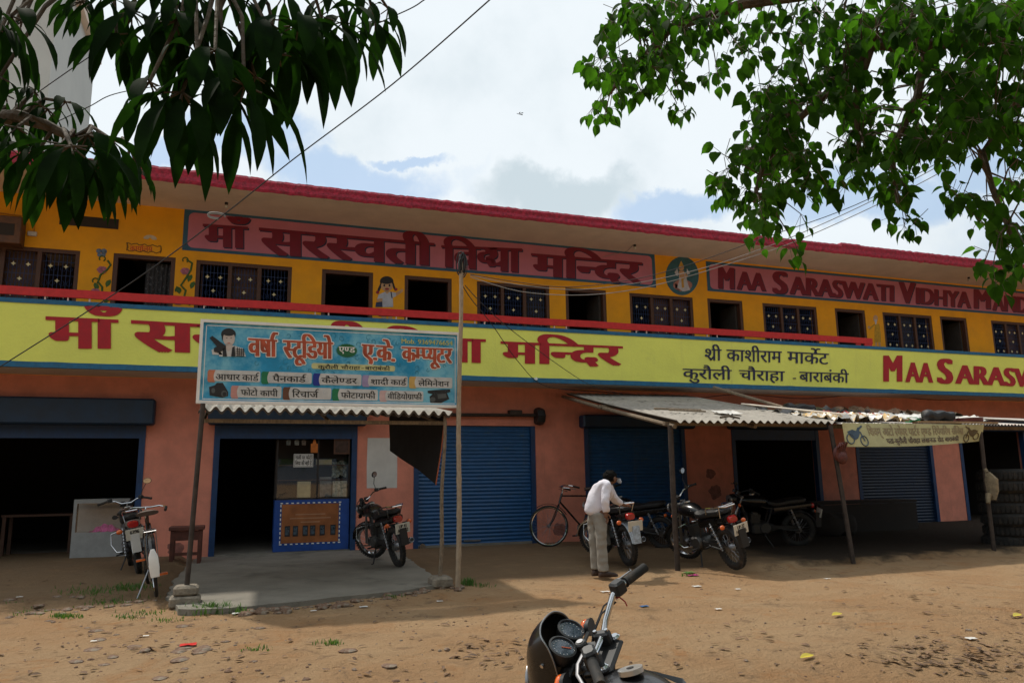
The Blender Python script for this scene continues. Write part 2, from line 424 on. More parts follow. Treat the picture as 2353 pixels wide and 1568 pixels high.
gx = [-400, -150, -60, -25, -14] + strip(-9, 22, 310) + [28, 45, 90, 200, 400]
gy = [-400, -150, -60, -30, -20] + strip(-16.5, 1.2, 210) + [6, 12, 30, 90, 400]
b = MB()
b.v = [Vector((x, y, gh(x, y) if -9 <= x <= 22 and -16.5 <= y <= 1.2 else (-.3 if y < -10 else -.03))) for y in gy for x in gx]
nx = len(gx)
b.f = [[j*nx+i, j*nx+i+1, (j+1)*nx+i+1, (j+1)*nx+i] for j in range(len(gy)-1) for i in range(nx-1)]; b.mi = [0]*len(b.f)
def ground_mat():
    m = bpy.data.materials.new('trodden_dirt'); m.use_nodes = True; t = m.node_tree; p = t.nodes['Principled BSDF']; p.inputs['Roughness'].default_value = .95; p.inputs['Specular IOR Level'].default_value = .15
    c = nn(t, 'ShaderNodeTexCoord').outputs['Object']
    def nz(sc, det=8, ro=.65, dist=0.):
        n = nn(t, 'ShaderNodeTexNoise'); n.inputs['Scale'].default_value = sc; n.inputs['Detail'].default_value = det; n.inputs['Roughness'].default_value = ro; n.inputs['Distortion'].default_value = dist
        t.links.new(c, n.inputs['Vector']); return n.outputs['Fac']
    cur = None
    def lay(col, fac):
        nonlocal cur
        q = nn(t, 'ShaderNodeMix'); q.data_type = 'RGBA'; q.inputs['B'].default_value = col+(1,)
        if cur is None: q.inputs['A'].default_value = (.375, .225, .115, 1)
        else: t.links.new(cur, q.inputs['A'])
        t.links.new(fac, q.inputs['Factor']); cur = q.outputs['Result']
    lay((.41, .27, .15), sstep(t, nz(.7), .35, .65))
    lay((.36, .175, .07), sstep(t, nz(1.7, 8, .7, .6), .52, .72, 0, .8))
    lay((.235, .15, .085), sstep(t, nz(2.6, 10, .75, .4), .53, .66, 0, .85))
    lay((.165, .115, .075), sstep(t, nz(6., 10, .8), .58, .70, 0, .6))
    lay((.46, .35, .24), sstep(t, nz(15., 6, .7), .63, .72, 0, .5))
    vo = nn(t, 'ShaderNodeTexVoronoi'); vo.inputs['Scale'].default_value = 26; t.links.new(c, vo.inputs['Vector'])
    peb = sstep(t, vo.outputs['Distance'], .10, .16, 1, 0)
    lay((.20, .13, .08), smath(t, 'MULTIPLY', peb, sstep(t, nz(1.3), .5, .62, 0, .8)))
    sp = nn(t, 'ShaderNodeSeparateXYZ'); t.links.new(c, sp.inputs[0])
    wob = smath(t, 'MULTIPLY', smath(t, 'SUBTRACT', nz(1.6, 6), .5), 1.1)
    yy = smath(t, 'ADD', sp.outputs['Y'], wob); xx = smath(t, 'ADD', sp.outputs['X'], wob)
    lay((.175, .118, .07), smath(t, 'MULTIPLY', sstep(t, yy, -5.6, -4.7, 0, .8), sstep(t, nz(3.), .2, .5, .6, 1.)))  # shade before the shop fronts painted as darker brown soil
    lay((.030, .024, .019), smath(t, 'MULTIPLY', sstep(t, yy, -5.75, -5.25, 0, .93), sstep(t, xx, 7.2, 8.6)))      # shade under the right awnings painted into the soil
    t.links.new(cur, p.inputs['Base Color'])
    h = smath(t, 'ADD', smath(t, 'MULTIPLY', nz(14, 10, .7), 1.), smath(t, 'MULTIPLY', peb, .25))
    bp = nn(t, 'ShaderNodeBump'); bp.inputs['Strength'].default_value = 1.; bp.inputs['Distance'].default_value = .07; t.links.new(h, bp.inputs['Height']); t.links.new(bp.outputs[0], p.inputs['Normal'])
    return m
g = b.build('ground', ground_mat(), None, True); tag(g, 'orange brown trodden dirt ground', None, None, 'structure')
# concrete apron before the photo studio
ap = [tuple(at(x, y, z=.02).xy) for x, y in ((404, 1388), (408, 1399), (440, 1400), (520, 1397), (583, 1392), (650, 1385), (711, 1379), (820, 1367), (930, 1356), (1011, 1343), (1006, 1332), (971, 1305), (930, 1277), (905, 1262))]+[(2.5, .12), (-.52, .12), (-.62, -1.6), (-.70, -3.4), (-.66, -5.0)]
def fine(poly, step=.12, amp=.025):
    o = []
    for i, p in enumerate(poly):
        q = poly[(i+1) % len(poly)]; d = math.hypot(q[0]-p[0], q[1]-p[1]); n = max(1, int(d/step))
        for k in range(n):
            t = k/n; x, y = p[0]+(q[0]-p[0])*t, p[1]+(q[1]-p[1])*t
            if y < -.3: x += rnd.uniform(-amp, amp); y += rnd.uniform(-amp, amp)
            o.append((x, y))
    return o
b = MB(); b.prism(fine(ap), (0, 0, -.12), (1, 0, 0), (0, 1, 0), (0, 0, .148))
tag(b.build('pavement', m_conc), 'grey cement apron in front of the photo studio', None, None, 'structure')

# ------------------------------------------------------------------ the building
B = thing('market_building', 'long two storey building with salmon shops below and a yellow school floor above', 'building', (8, 0, 0))
X0, X1 = -9., 32.
def wall(mb, x0, x1, z0, z1, y, th, ops):
    xs = sorted(set([x0, x1]+[v for o in ops for v in o[:2]])); zs = sorted(set([z0, z1]+[v for o in ops for v in o[2:4]]))
    inside = lambda x, z: any(o[0] < x < o[1] and o[2] < z < o[3] for o in ops)
    for i in range(len(xs)-1):
        for j in range(len(zs)-1):
            if inside((xs[i]+xs[i+1])/2, (zs[j]+zs[j+1])/2): continue
            a, c, d, e = xs[i], xs[i+1], zs[j], zs[j+1]
            mb.add([(a, y, d), (c, y, d), (c, y, e), (a, y, e)], [(0, 1, 2, 3)])
            mb.add([(a, y+th, d), (c, y+th, d), (c, y+th, e), (a, y+th, e)], [(3, 2, 1, 0)])
    for o in ops:
        a, c, d, e = o[:4]
        mb.add([(a, y, d), (a, y+th, d), (a, y+th, e), (a, y, e)], [(0, 1, 2, 3)]); mb.add([(c, y, d), (c, y+th, d), (c, y+th, e), (c, y, e)], [(3, 2, 1, 0)])
        mb.add([(a, y, e), (a, y+th, e), (c, y+th, e), (c, y, e)], [(0, 1, 2, 3)]); mb.add([(a, y, d), (a, y+th, d), (c, y+th, d), (c, y, d)], [(3, 2, 1, 0)])
SH = [(-5.6, -1.50), (-.36, 2.24), (3.36, 5.96), (7.10, 9.62), (10.88, 13.40), (14.52, 17.05), (18.0, 20.5), (21.6, 24.1), (25.3, 27.8)]
LT = 2.40
b = MB(); wall(b, X0, X1, -.2, 3.2, 0, .25, [(a, c, -.2, LT) for a, c in SH]); b.build('shop_wall', m_salmon, B)
WZ, DZ, FZ = 5.47, 5.48, 3.42
WIN = [(-4.6, -2.78), (-.84, .90), (4.70, 6.37), (8.36, 10.05), (12.04, 13.69), (15.84, 17.55), (19.75, 21.4), (23.4, 25.1)]
DOOR = [(-2.24, -1.20), (1.476, 2.491), (3.14, 4.145), (6.758, 7.764), (10.455, 11.453), (14.27, 15.255), (17.845, 18.826), (22.0, 23.0)]
b = MB(); wall(b, X0, X1, 3.2, 6.45, 0, .22, [(a, c, 3.9, WZ) for a, c in WIN]+[(a, c, FZ, DZ) for a, c in DOOR]); b.build('school_wall', m_orange, B)
for cx, cz, s_, sd_ in ((10.25, 1.35, .22, 1), (10.35, .95, .30, 2), (10.2, .45, .25, 3), (6.5, .25, .28, 4), (2.95, .22, .25, 5), (-.9, .2, .22, 6)):
    b = MB(); b.prism([((.6+.28*mnoise.noise(Vector((math.cos(a)*1.7, math.sin(a)*1.7, sd_*5.))))*s_*math.cos(a), (.6+.28*mnoise.noise(Vector((math.cos(a)*1.7, math.sin(a)*1.7, sd_*5.))))*s_*.8*math.sin(a)) for a in [R(9*k) for k in range(40)]], (cx, -.0005, cz), (1, 0, 0), (0, 0, 1), (0, -.0015, 0)); b.build('wall_stain', mat('grimy_plaster', (.27, .105, .08), .85, var=.3, scale=9), B)
# floors, roof, back and dim rooms
b = MB(); b.box(X0, X1, -.985, 0, 3.207, 3.40); b.build('balcony_slab', m_soffit, B)
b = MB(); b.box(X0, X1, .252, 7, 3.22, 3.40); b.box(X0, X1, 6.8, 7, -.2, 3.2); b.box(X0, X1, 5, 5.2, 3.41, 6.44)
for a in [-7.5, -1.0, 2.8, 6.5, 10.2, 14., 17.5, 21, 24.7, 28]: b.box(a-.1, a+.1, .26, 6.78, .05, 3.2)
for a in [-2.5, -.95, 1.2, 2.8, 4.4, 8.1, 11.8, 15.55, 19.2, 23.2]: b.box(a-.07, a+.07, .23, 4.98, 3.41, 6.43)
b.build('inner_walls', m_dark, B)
b = MB(); b.box(X0, X1, .02, 7, -.1, .045); b.build('shop_floor', m_conc, B)
# roof: slab with a ragged crimson front edge
b = MB(); b.box(X0, X1, -1.395, 7, 6.44, 6.60); roof = b.build('roof', m_soffit, B)
b = MB(); xs = strip(X0, X1, 900); vs = []; 
for x in xs:
    top = 6.655 + .014*mnoise.noise(Vector((x*8, 0, 1))) + .008*mnoise.noise(Vector((x*23, 4, 1))) + .006*abs(math.sin(x*13.3)) + (.035 if x < .25 else 0) + (.05 if 13.3 < x < 13.9 else 0) + (.03 if x > 13.9 else 0)
    bot = 6.437 + .022*mnoise.noise(Vector((x*6, 3, 1))) - .012
    jag = .03*abs(mnoise.noise(Vector((x*22, 7, 0)))) if 3.2 < x < 9.5 else .008*mnoise.noise(Vector((x*15, 7, 0)))
    m1 = (top+bot)/2
    vs += [(x, -1.40, bot), (x, -1.42-jag, bot+.05), (x, -1.415+jag*.5, m1), (x, -1.43-jag*.6, top-.05), (x, -1.40, top), (x, -1.15, top+.005), (x, -1.15, 6.59), (x, -1.385, 6.435)]
b.add(vs, [[i*8+j, i*8+(j+1) % 8, (i+1)*8+(j+1) % 8, (i+1)*8+j] for i in range(900) for j in range(8)]); b.build('roof_edge', m_rooft, roof, False)
# parapet
b = MB(); b.box(X0, X1, -1.0, -.88, 3.292, 4.25); par = b.build('parapet', m_yellow, B)
b = MB(); b.box(X0, X1, -1.012, -.86, 4.25, 4.325); b.build('blue_band', m_blueband, par)
b = MB(); xs = strip(X0, X1, 300); vs = []
for x in xs:
    e = .012*mnoise.noise(Vector((x*3, 1, 1)))
    vs += [(x, -1.008, 3.292+e), (x, -1.010, 3.200+.5*e), (x, -.99, 3.196), (x, -.95, 3.20), (x, -.99, 3.292)]
b.add(vs, [[i*5+j, i*5+(j+1) % 5, (i+1)*5+(j+1) % 5, (i+1)*5+j] for i in range(300) for j in range(5)]); b.build('blue_band', m_blueband, par)
# railing
b = MB(); xs = strip(-3.75, 14.40, 160); vs = []
for x in xs:
    e = .010*mnoise.noise(Vector((x*.8, 0, 3)))+.003*mnoise.noise(Vector((x*5, 0, 3))); yq = .006*mnoise.noise(Vector((x*.9, 5, 3)))
    vs += [(x, -.99+yq, 4.388+e), (x, -.992+yq, 4.522+e), (x, -.985+yq, 4.527+e), (x, -.955+yq, 4.527+e), (x, -.95+yq, 4.52+e), (x, -.95+yq, 4.386+e)]
b.add(vs, [[i*6+j, i*6+(j+1) % 6, (i+1)*6+(j+1) % 6, (i+1)*6+j] for i in range(160) for j in range(6)]+[[5, 4, 3, 2, 1, 0], [960, 961, 962, 963, 964, 965]]); rail = b.build('railing', m_rail, B)
for x in (-3.05, -2.72, -2.4, -.62, -.3, 1.28, 1.52, 2.78, 2.98, 4.35, 4.55, 6.05, 6.32, 7.95, 8.2, 9.72, 9.98, 11.5, 11.7, 13.0, 13.2):
    b = MB(); b.box(x-.012, x+.012, -.975, -.955, 4.325, 4.395); b.build('baluster', m_bal, rail)
b = MB(); b.box(-3.90, -3.752, -1.0, -.9, 4.326, 4.46); b.box(-3.90, -3.84, -1.0, -.9, 4.46, 4.50); b.build('railing_post', m_yellow, rail)
b = MB(); b.box(13.9, 14.05, -.97, -.955, 4.326, 4.386); b.box(14.15, 14.38, -.985, -.955, 4.326, 4.386); b.build('railing_post', m_rail, rail)

# windows with grilles
def diamond(mb, x, z, r, y):
    k = .45
    pts = []
    for i in range(8):
        a = math.pi/4*i; q = r if i % 2 == 0 else r*k; pts.append((x+q*math.cos(a), z+q*math.sin(a)))
    mb.prism(pts, (0, y, 0), (1, 0, 0), (0, 0, 1), (0, .006, 0))
def curl(mb, x, z, r, s, y):
    mb.tube([(x+s*r*(.5+.5*t)*math.cos(math.pi*(.5+t*1.6))*1., y, z+r*math.sin(math.pi*(.5+t*1.6))) for t in [i/6 for i in range(7)]], .004, 4)
def window(a, c):
    z0, z1 = 3.9, WZ; f = .07
    b = MB(); b.box(a, a+f, .012, .12, z0, z1); b.box(c-f, c, .012, .12, z0, z1); b.box(a+f, c-f, .012, .12, z1-f, z1); b.box(a+f, c-f, .012, .12, z0, z0+f)
    wd = (c-a-2*f)
    for k in (1, 2):
        x = a+f+wd*k/3; b.box(x-.035, x+.035, .014, .11, z0+f, z1-f)
    w_ = b.build('window', m_wood, B)
    gr = MB(); dm = MB(); y = .05
    for k in range(3):
        l, r_ = a+f+wd*k/3+.035, a+f+wd*(k+1)/3-.035
        if k == 0: l -= .035
        if k == 2: r_ += .035
        u = (r_-l)
        for i in range(1, 8): gr.tube([(l+u*i/8, y, z0+f), (l+u*i/8, y, z1-f)], .0055, 4)
        for zz in (5.25, 5.0, 4.72, 4.42, 4.15): gr.box(l, r_, y-.004, y+.004, zz-.004, zz+.004)
        for zz in (5.13, 4.86, 4.56):
            for q in (.25, .75):
                for s_ in (-1, 1): curl(gr, l+u*q+s_*.05, zz, .05, s_, y)
        for q in (.27, .73): diamond(dm, l+u*q, 5.165, .042, y-.014)
        diamond(dm, l+u*.5, 4.90, .042, y-.014)
        for q in (.27, .73): diamond(dm, l+u*q, 4.62, .042, y-.014)
        diamond(dm, l+u*.5, 4.36, .042, y-.014)
    gr.build('grille', m_grille, w_); dm.build('grille_ornament', m_diamond, w_)
    for k in range(3):
        l = a+f+wd*k/3; op = rnd.random()
        b = MB()
        if op < .45:                                        # a closed wooden leaf behind the grille
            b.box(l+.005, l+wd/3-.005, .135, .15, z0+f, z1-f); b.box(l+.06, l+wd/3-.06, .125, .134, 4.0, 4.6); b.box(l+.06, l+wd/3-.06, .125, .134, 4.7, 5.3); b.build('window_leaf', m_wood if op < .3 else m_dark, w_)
        else:                                               # a leaf swung open into the room
            b.box(l+.02, l+.05, .15, .45, z0+f, z1-f); b.build('window_leaf', m_wood, w_)
for a, c in WIN: window(a, c)
for i, (a, c) in enumerate(DOOR):
    f = .075
    b = MB(); b.box(a, a+f, .012, .13, FZ, DZ); b.box(c-f, c, .012, .13, FZ, DZ); b.box(a+f, c-f, .012, .13, DZ-f, DZ); d = b.build('door', m_wood, B)
    if i > 2:                                               # a door leaf folded back inside the right jamb
        b = MB(); b.box(c-f-.05, c-f-.004, .14, .78, FZ, DZ-f-.01); b.build('door_leaf', m_shade, d)
    if i == 0:
        b = MB(); n = 40; vs = []
        for k in range(n+1):
            x = a+.53+(.42)*k/n; yy = .17+.02*math.sin(k*.9); vs += [(x, yy, FZ), (x, yy, DZ-.1)]
        b.add(vs, [[2*k, 2*k+2, 2*k+3, 2*k+1] for k in range(n)])
        b.build('curtain', mat('patterned_curtain', (.045, .045, .05), .9, var=.5, scale=60, col2=(.22, .22, .23), c2=(.56, .62), c2scale=22), d)
# dark ventilator over the left windows and small fittings
b = MB(); b.box(-3.15, -2.2, -.012, .0, 5.93, 6.12); b.build('ventilator', m_dark, B)

# shops: frames, shutters, roller housings
def shutter(x0, x1, ztop, zbot, y=.06, m=m_shutter):
    b = MB(); prof = []; z = zbot+.09
    while z < ztop:
        for k in range(6):
            t = k/6; prof.append((y-.013*math.sin(math.pi*min(1, t*1.25)), z+.075*t))
        z += .075
    n = len(prof)
    nc = 24; sd_ = x0*3.7
    for c_ in range(nc+1):
        x = x0+(x1-x0)*c_/nc
        b.v += [Vector((x, p[0]+.009*mnoise.noise(Vector((x*1.3+sd_, p[1]*1.5, 0)))*min(1, 4*min(x-x0, x1-x)+.1), p[1]+.006*mnoise.noise(Vector((x*1.1, p[1]*.8, sd_))))) for p in prof]
    b.f += [[c_*n+i, (c_+1)*n+i, (c_+1)*n+i+1, c_*n+i+1] for c_ in range(nc) for i in range(n-1)]; b.mi = [0]*len(b.f)
    s_ = b.build('roller_shutter', m, B, False)
    b = MB(); b.box(x0, x1, y-.02, y+.02, zbot, zbot+.1); b.build('bottom_rail', mat('dusty_blue_rail', (.06, .10, .13), .7, var=.3), s_)
    return s_
for i, (a, c) in enumerate(SH):
    b = MB(); fw_ = .10
    b.box(a, a+fw_, -.018, .12, -.1, LT); b.build('door_jamb', m_frameblue, B)
    b = MB(); b.box(c-fw_, c, -.018, .12, -.1, LT); b.build('door_jamb', m_frameblue, B)
    if i in (0, 1, 4): b = MB(); b.box(a+fw_, c-fw_, -.01, .12, LT-.28, LT); b.build('door_lintel', m_frameblue, B)
    if i in (0, 1, 3, 4, 6):
        b = MB(); zb, zt = (2.34, 2.80) if i == 0 else (2.36, 2.64)
        b.box(a-.12, c+.14, -.28, -.003, zb, zt, c=.03); b.build('roller_housing', m_shutterbox, B)
    if i == 2 or i == 5 or i > 6: shutter(a+fw_, c-fw_, LT, -.08, m=m_shutter if i != 5 else mat('shaded_shutter_paint', (.004, .016, .042), .5, var=.2))  # shade under the tin awning painted into one shutter's blue
    if i == 3: shutter(a+fw_, c-fw_, LT, -.08)
# beam and bearing over the closed blue shutter
b = MB(); b.tube([(3.3, -.1, 2.60), (5.95, -.1, 2.62)], .035, 8); b.box(5.35, 5.62, -.16, -.01, 2.62, 2.72); b.build('shutter_axle', m_iron, B)
b = MB(); b.lathe([(.0, -.09), (.17, -.09), (.19, 0), (.17, .08), (0, .08)], (6.03, -.1, 2.60), 'X', 8, closed=False); b.build('shutter_bearing', m_blackpl, B, True)
b = MB(); b.lathe([(.0, -.02), (.06, -.02), (.06, .02), (0, .02)], (3.55, .02, .03), 'Y', 16, closed=False); b.build('shutter_lock', m_chrome, B, True)
b = MB(); b.box(4.4, 4.75, .03, .04, .09, .12); b.build('shutter_lock', m_steel, B)

# painted sign panels on the upper wall
def panel(x0, x1, z0, z1):
    b = MB(); b.box(x0, x1, -.004, 0, z0, z1); o = b.build('painted_sign', m_border, B)
    r = .10; m = .085; pts = []
    for cx, cz, a0 in ((x1-m-r, z1-m*.7-r, 0), (x0+m+r, z1-m*.7-r, 90), (x0+m+r, z0+m*.7+r, 180), (x1-m-r, z0+m*.7+r, 270)):
        for k in range(7):
            a = R(a0+15*k); pts.append((cx+r*math.cos(a), cz+r*math.sin(a)))
    b = MB(); b.prism(pts, (0, -.004, 0), (1, 0, 0), (0, 0, 1), (0, -.004, 0)); b.build('pink_field', m_pink, o)
    return o
p1 = at(422, 482, y=0); p2 = at(1505, 582, y=0); p3 = at(420, 575, y=0); p4 = at(1505, 660, y=0)
sg1 = panel((p1.x+p3.x)/2, (p2.x+p4.x)/2, (p3.z+p4.z)/2, (p1.z+p2.z)/2)
q1 = at(1621, 600, y=0); q3 = at(1625, 668, y=0)
sg2 = panel(q1.x, 22.3, q3.z, q1.z)
def wall_words(parent, words, y, m, shadow=None, bold=.10, hz=None):
    b = MB(); bs = MB()
    for (t, x0, h0, b0, x1, h1, b1, f) in words:
        q = pxquad(x0, h0, b0, x1, h1, b1, y, f)
        lat = ord(t[0]) < 128
        if lat: write(b, t, q, bold=.13, head=.7, off=.012, nb=5, lat=True)
        else: write(b, t, q, bold=bold, off=.012, nb=4)
        if shadow:
            q2 = [p+Vector((.022, 0, -.022)) for p in q]
            write(bs, t, q2, bold=.13 if lat else bold, head=.7 if lat else .622, off=.0095, nb=4, lat=lat)
    o = b.build('lettering', m, parent)
    if shadow: bs.build('lettering_shadow', shadow, o)
wall_words(sg1, [('माँ', 1190, 530, 662, 1452, 548, 676, cA), ('सर<सवती', 135, 298, 490, 1418, 412, 578, cB), ('वि&ा'.replace('वि', 'िव'), 1472, 428, 585, 1472+590, 452, 628, cB), ('मि<नदर', 366, 290, 452, 1178, 358, 508, cC)], 0, m_redtext, m_shadowtext)
wall_words(sg2, [('M', 165, 278, 436, 283, 290, 442, cD), ('AA', 297, 312, 442, 508, 330, 456, cD), ('S', 552, 312, 470, 664, 318, 478, cD), ('ARASWATI', 674, 348, 476, 1422, 414, 530, cD),
    ('V', 1453, 388, 536, 1578, 394, 546, cD), ('IDHYA', 1576, 428, 545, 1972, 464, 578, cD), ('M', 1990, 440, 578, 2112, 448, 584, cD), ('ANDIR', 2122, 478, 592, 2480, 508, 620, cD)], 0, m_redtext, m_shadowtext)
par_words = [('माँ', 268, 1072, 1262, 690, 1092, 1262, cA), ('सर<सवती', 770, 1098, 1272, 1385, 1098, 1272, lambda a, b_: (301+(a-770)/615*(857-301), (735+(a-770)/615*31) if b_ < 1200 else (806+(a-770)/615*16))),
    ('िव&ा', 879, 770, 824, 1114, 779, 834, lambda a, b_: (a, b_)), ('मि<नदर', 143, 935, 1095, 1035, 972, 1112, cC)]
wall_words(par, par_words, -1.0, m_redtext2)
wall_words(par, [('M', 1345, 912, 1102, 1482, 912, 1102, cD), ('AA', 1502, 962, 1106, 1702, 968, 1110, cD), ('S', 1728, 935, 1114, 1846, 938, 1118, cD), ('ARASWATI', 1858, 980, 1116, 2700, 1030, 1155, cD)], -1.0, m_redtext2)
wall_words(par, [('श/री'.replace('र', ''), 65, 868, 950, 190, 874, 953, cD), ('काशीराम', 225, 874, 955, 620, 888, 968, cD), ('माक^ेट', 660, 888, 970, 955, 904, 980, cD),
    ('कुरौली', -88, 1010, 1080, 262, 1020, 1090, cD), ('चौराहा', 315, 1020, 1088, 640, 1030, 1100, cD), ('-', 700, 1040, 1098, 722, 1040, 1098, cD), ('बाराबंकी', 745, 1032, 1100, 1098, 1044, 1112, cD)], -1.0, m_shadowtext, bold=.03)
# small office sign with a garland over the first door
b = MB(); write(b, 'काया^लय', pxquad(762, 660, 690, 895, 666, 692, 0, cA), bold=.05, off=.003)
osn = b.build('office_lettering', mat('vermilion_lettering', (.62, .07, .015), .6), B)
b = MB(); c1 = at(*cA(748, 645), y=0); c2 = at(*cA(942, 700), y=0); pts = []
for k in range(60):
    t = k/59*4; s_ = int(t) % 4; u = t-int(t)
    cx = [c1.x+(c2.x-c1.x)*u, c2.x, c2.x-(c2.x-c1.x)*u, c1.x][s_]; cz = [c1.z, c1.z+(c2.z-c1.z)*u, c2.z, c2.z+(c1.z-c2.z)*u][s_]
    pts.append((cx+.014*math.sin(k*2.), -.004, cz+.016*math.cos(k*1.7)))
b.tube(pts, .008, 5); b.build('garland', mat('brown_garland_paint', (.16, .09, .02), .7), osn)
b = MB(); p = at(*cA(882, 612), y=0)
for k in range(7):
    a = R(20+23.3*k); b.disc((p.x+.07*math.cos(a), -.003-.0005*k, p.z+.06*math.sin(a)-.03), .025, (0, 1, 0), 10, .003, .05)
b.build('painted_lotus', mat('pale_flower_paint', (.60, .52, .38), .7), osn)
# flower vines painted beside the door
m_vine = mat('green_vine_paint', (.05, .12, .02), .7); m_flower = mat('mauve_flower_paint', (.38, .12, .17), .7, var=.4, scale=20); m_bfly = mat('blue_butterfly_paint', (.12, .17, .25), .7, var=.5, scale=25)
def vine(pts, flowers, leaves, bfly=None):
    b = MB(); P3 = [at(*cA(x, y), y=0) for x, y in pts]
    b.tube([(p.x, -.003, p.z) for p in P3], .018, 6, flat=1.)
    for x, y, s_ in leaves:
        p = at(*cA(x, y), y=0)
        b.prism([(0, -.07), (.05*s_, -.03), (.075*s_, .03), (.06*s_, .08), (0, .05), (-.02*s_, 0)], (p.x, -.001, p.z), (1, 0, 0), (0, 0, 1), (0, -.004, 0))
    for (x, y) in flowers:
        p = at(*cA(x, y-60), y=0); b.tube([(p.x+.05*math.cos(a), -.003, p.z+.05*math.sin(a)+.02) for a in [R(-60+40*k) for k in range(8)]], .012, 5)
    o = b.build('painted_vine', m_vine, B)
    b = MB()
    for x, y in flowers:
        p = at(*cA(x, y), y=0)
        for k in range(6):
            a = R(60*k); b.disc((p.x+.045*math.cos(a), -.008-.001*k, p.z+.035*math.sin(a)), .035, (0, 1, 0), 10, .003, .042)
    b.build('painted_flower', m_flower, o)
    if bfly:
        p = at(*cA(*bfly), y=0); b = MB()
        for sx, sz, r_ in ((-.04, .03, .045), (.04, .03, .05), (-.03, -.04, .035), (.035, -.035, .04)): b.disc((p.x+sx, -.006-.001*abs(sx)*10-.001*(sz > 0), p.z+sz), r_, (0, 1, 0), 12, .003)
        b.build('painted_butterfly', m_bfly, o)
vine([(632, 745), (650, 770), (628, 800), (590, 830), (575, 870), (600, 900), (598, 950), (620, 990)], [(600, 800), (560, 930)], [(625, 880, 1), (575, 900, -1), (625, 970, 1)], (595, 700))
vine([(1095, 740), (1128, 760), (1120, 800), (1090, 850), (1062, 890), (1090, 920), (1080, 960), (1100, 1000)], [(1088, 808), (1045, 985)], [(1105, 850, 1), (1055, 920, -1), (1120, 890, 1), (1110, 990, 1)])
# painted schoolgirl with plaits, between two doors
def painted(parts, f, y, parent, name):
    o = None
    for k, (nm, m, polys) in enumerate(parts):
        b = MB()
        for q in polys:
            pts = [at(*f(x, yy), y=y) for x, yy in q]; n = len(pts); dy = Vector((0, -.002-.0012*k, 0))
            b.add([p+dy for p in pts], [list(range(n))])
        ob = b.build(name if o is None else nm, m, parent if o is None else o)
        o = o or ob
    return o
def ell(cx, cy, rx, ry, n=18, a0=0, a1=360): return [(cx+rx*math.cos(R(a0+(a1-a0)*i/n)), cy+ry*math.sin(R(a0+(a1-a0)*i/n))) for i in range(n)]
m_pskin = mat('painted_skin', (.55, .33, .18), .7); m_phair = mat('painted_black_hair', (.02, .018, .02), .7); m_pwhite = mat('painted_white', (.50, .52, .58), .7); m_pnavy = mat('painted_navy', (.03, .045, .10), .7); m_pred = mat('painted_red', (.30, .02, .04), .7)
painted([('hair', m_phair, [ell(1073, 692, 50, 38), [(1030, 700), (1048, 700), (1020, 765), (1000, 780), (1008, 745)], [(1110, 700), (1122, 695), (1142, 755), (1135, 765), (1120, 740)]]),
    ('face', m_pskin, [ell(1074, 725, 43, 40), [(1060, 760), (1090, 760), (1088, 780), (1062, 780)], [(1000, 815), (1040, 810), (1068, 812), (1062, 832), (1025, 845), (1000, 835)], [(1140, 775), (1190, 745), (1194, 765), (1145, 800)], [(1035, 945), (1070, 950), (1070, 968), (1035, 968)], [(1085, 950), (1115, 950), (1112, 970), (1085, 970)]]),
    ('blouse', m_pwhite, [[(1012, 790), (1060, 768), (1075, 785), (1095, 768), (1140, 775), (1142, 800), (1118, 812), (1120, 880), (1040, 880), (1042, 815), (1005, 820)]]),
    ('fringe', m_phair, [ell(1073, 690, 46, 22), ell(1055, 722, 7, 9), ell(1093, 722, 7, 9)]),
    ('bag', m_pnavy, [[(995, 845), (1040, 840), (1042, 880), (990, 880)], [(1100, 768), (1108, 768), (1116, 815), (1108, 815)]]),
    ('skirt', m_pred, [[(1030, 930), (1125, 930), (1132, 950), (1012, 948)], ell(1006, 772, 12, 12), ell(1140, 750, 12, 10), ell(1075, 748, 16, 7)])], cB, 0, B, 'painted_girl')
# oval picture of a seated figure on a lotus
painted([('field', mat('oval_blue_paint', (.035, .13, .17), .7, var=.25, scale=8), [ell(1477, 456, 122, 142, 32)]),
    ('lotus', mat('lotus_pink_paint', (.42, .20, .17), .7, var=.3, scale=25), [ell(1480, 525, 70, 42), [(1412, 500), (1440, 520), (1470, 572), (1430, 555)], [(1550, 505), (1520, 520), (1490, 572), (1535, 558)]]),
    ('robe', m_pwhite, [[(1450, 440), (1500, 440), (1520, 520), (1535, 560), (1480, 570), (1440, 540), (1455, 490)], [(1440, 400), (1420, 430), (1440, 460), (1450, 440)], [(1510, 400), (1535, 440), (1510, 450)]]),
    ('figure', m_pskin, [ell(1470, 395, 20, 24), [(1452, 420), (1490, 420), (1495, 470), (1455, 470)], [(1495, 430), (1518, 455), (1480, 490), (1478, 475), (1500, 455)]]),
    ('crown', mat('painted_gold', (.55, .32, .05), .6), [[(1450, 385), (1468, 345), (1488, 385)], [(1468, 470), (1484, 470), (1490, 540), (1474, 545)]])], cC, 0, B, 'painted_medallion')
# robed elder painted near the right end of the balcony wall
painted([('robe', mat('painted_ochre', (.52, .30, .02), .7, var=.2, scale=12), [[(1288, 690), (1318, 690), (1330, 760), (1330, 822), (1285, 822), (1284, 760)], [(1288, 700), (1250, 735), (1244, 722), (1285, 690)]]),
    ('head', m_pskin, [ell(1292, 652, 17, 24), ell(1245, 715, 9, 10), [(1290, 822), (1302, 822), (1302, 850), (1292, 850)], [(1312, 822), (1326, 822), (1328, 850), (1316, 850)]]), ('beard', m_pwhite, [[(1284, 660), (1302, 660), (1298, 692), (1290, 695)]])], cD, 0, B, 'painted_elder')
b = MB(); p = at(426, 392, y=-.6); b.tube([(p.x, -.6, 6.58), (p.x+.01, -.6, 7.05)], .008, 6); b.build('roof_rod', m_iron, roof)
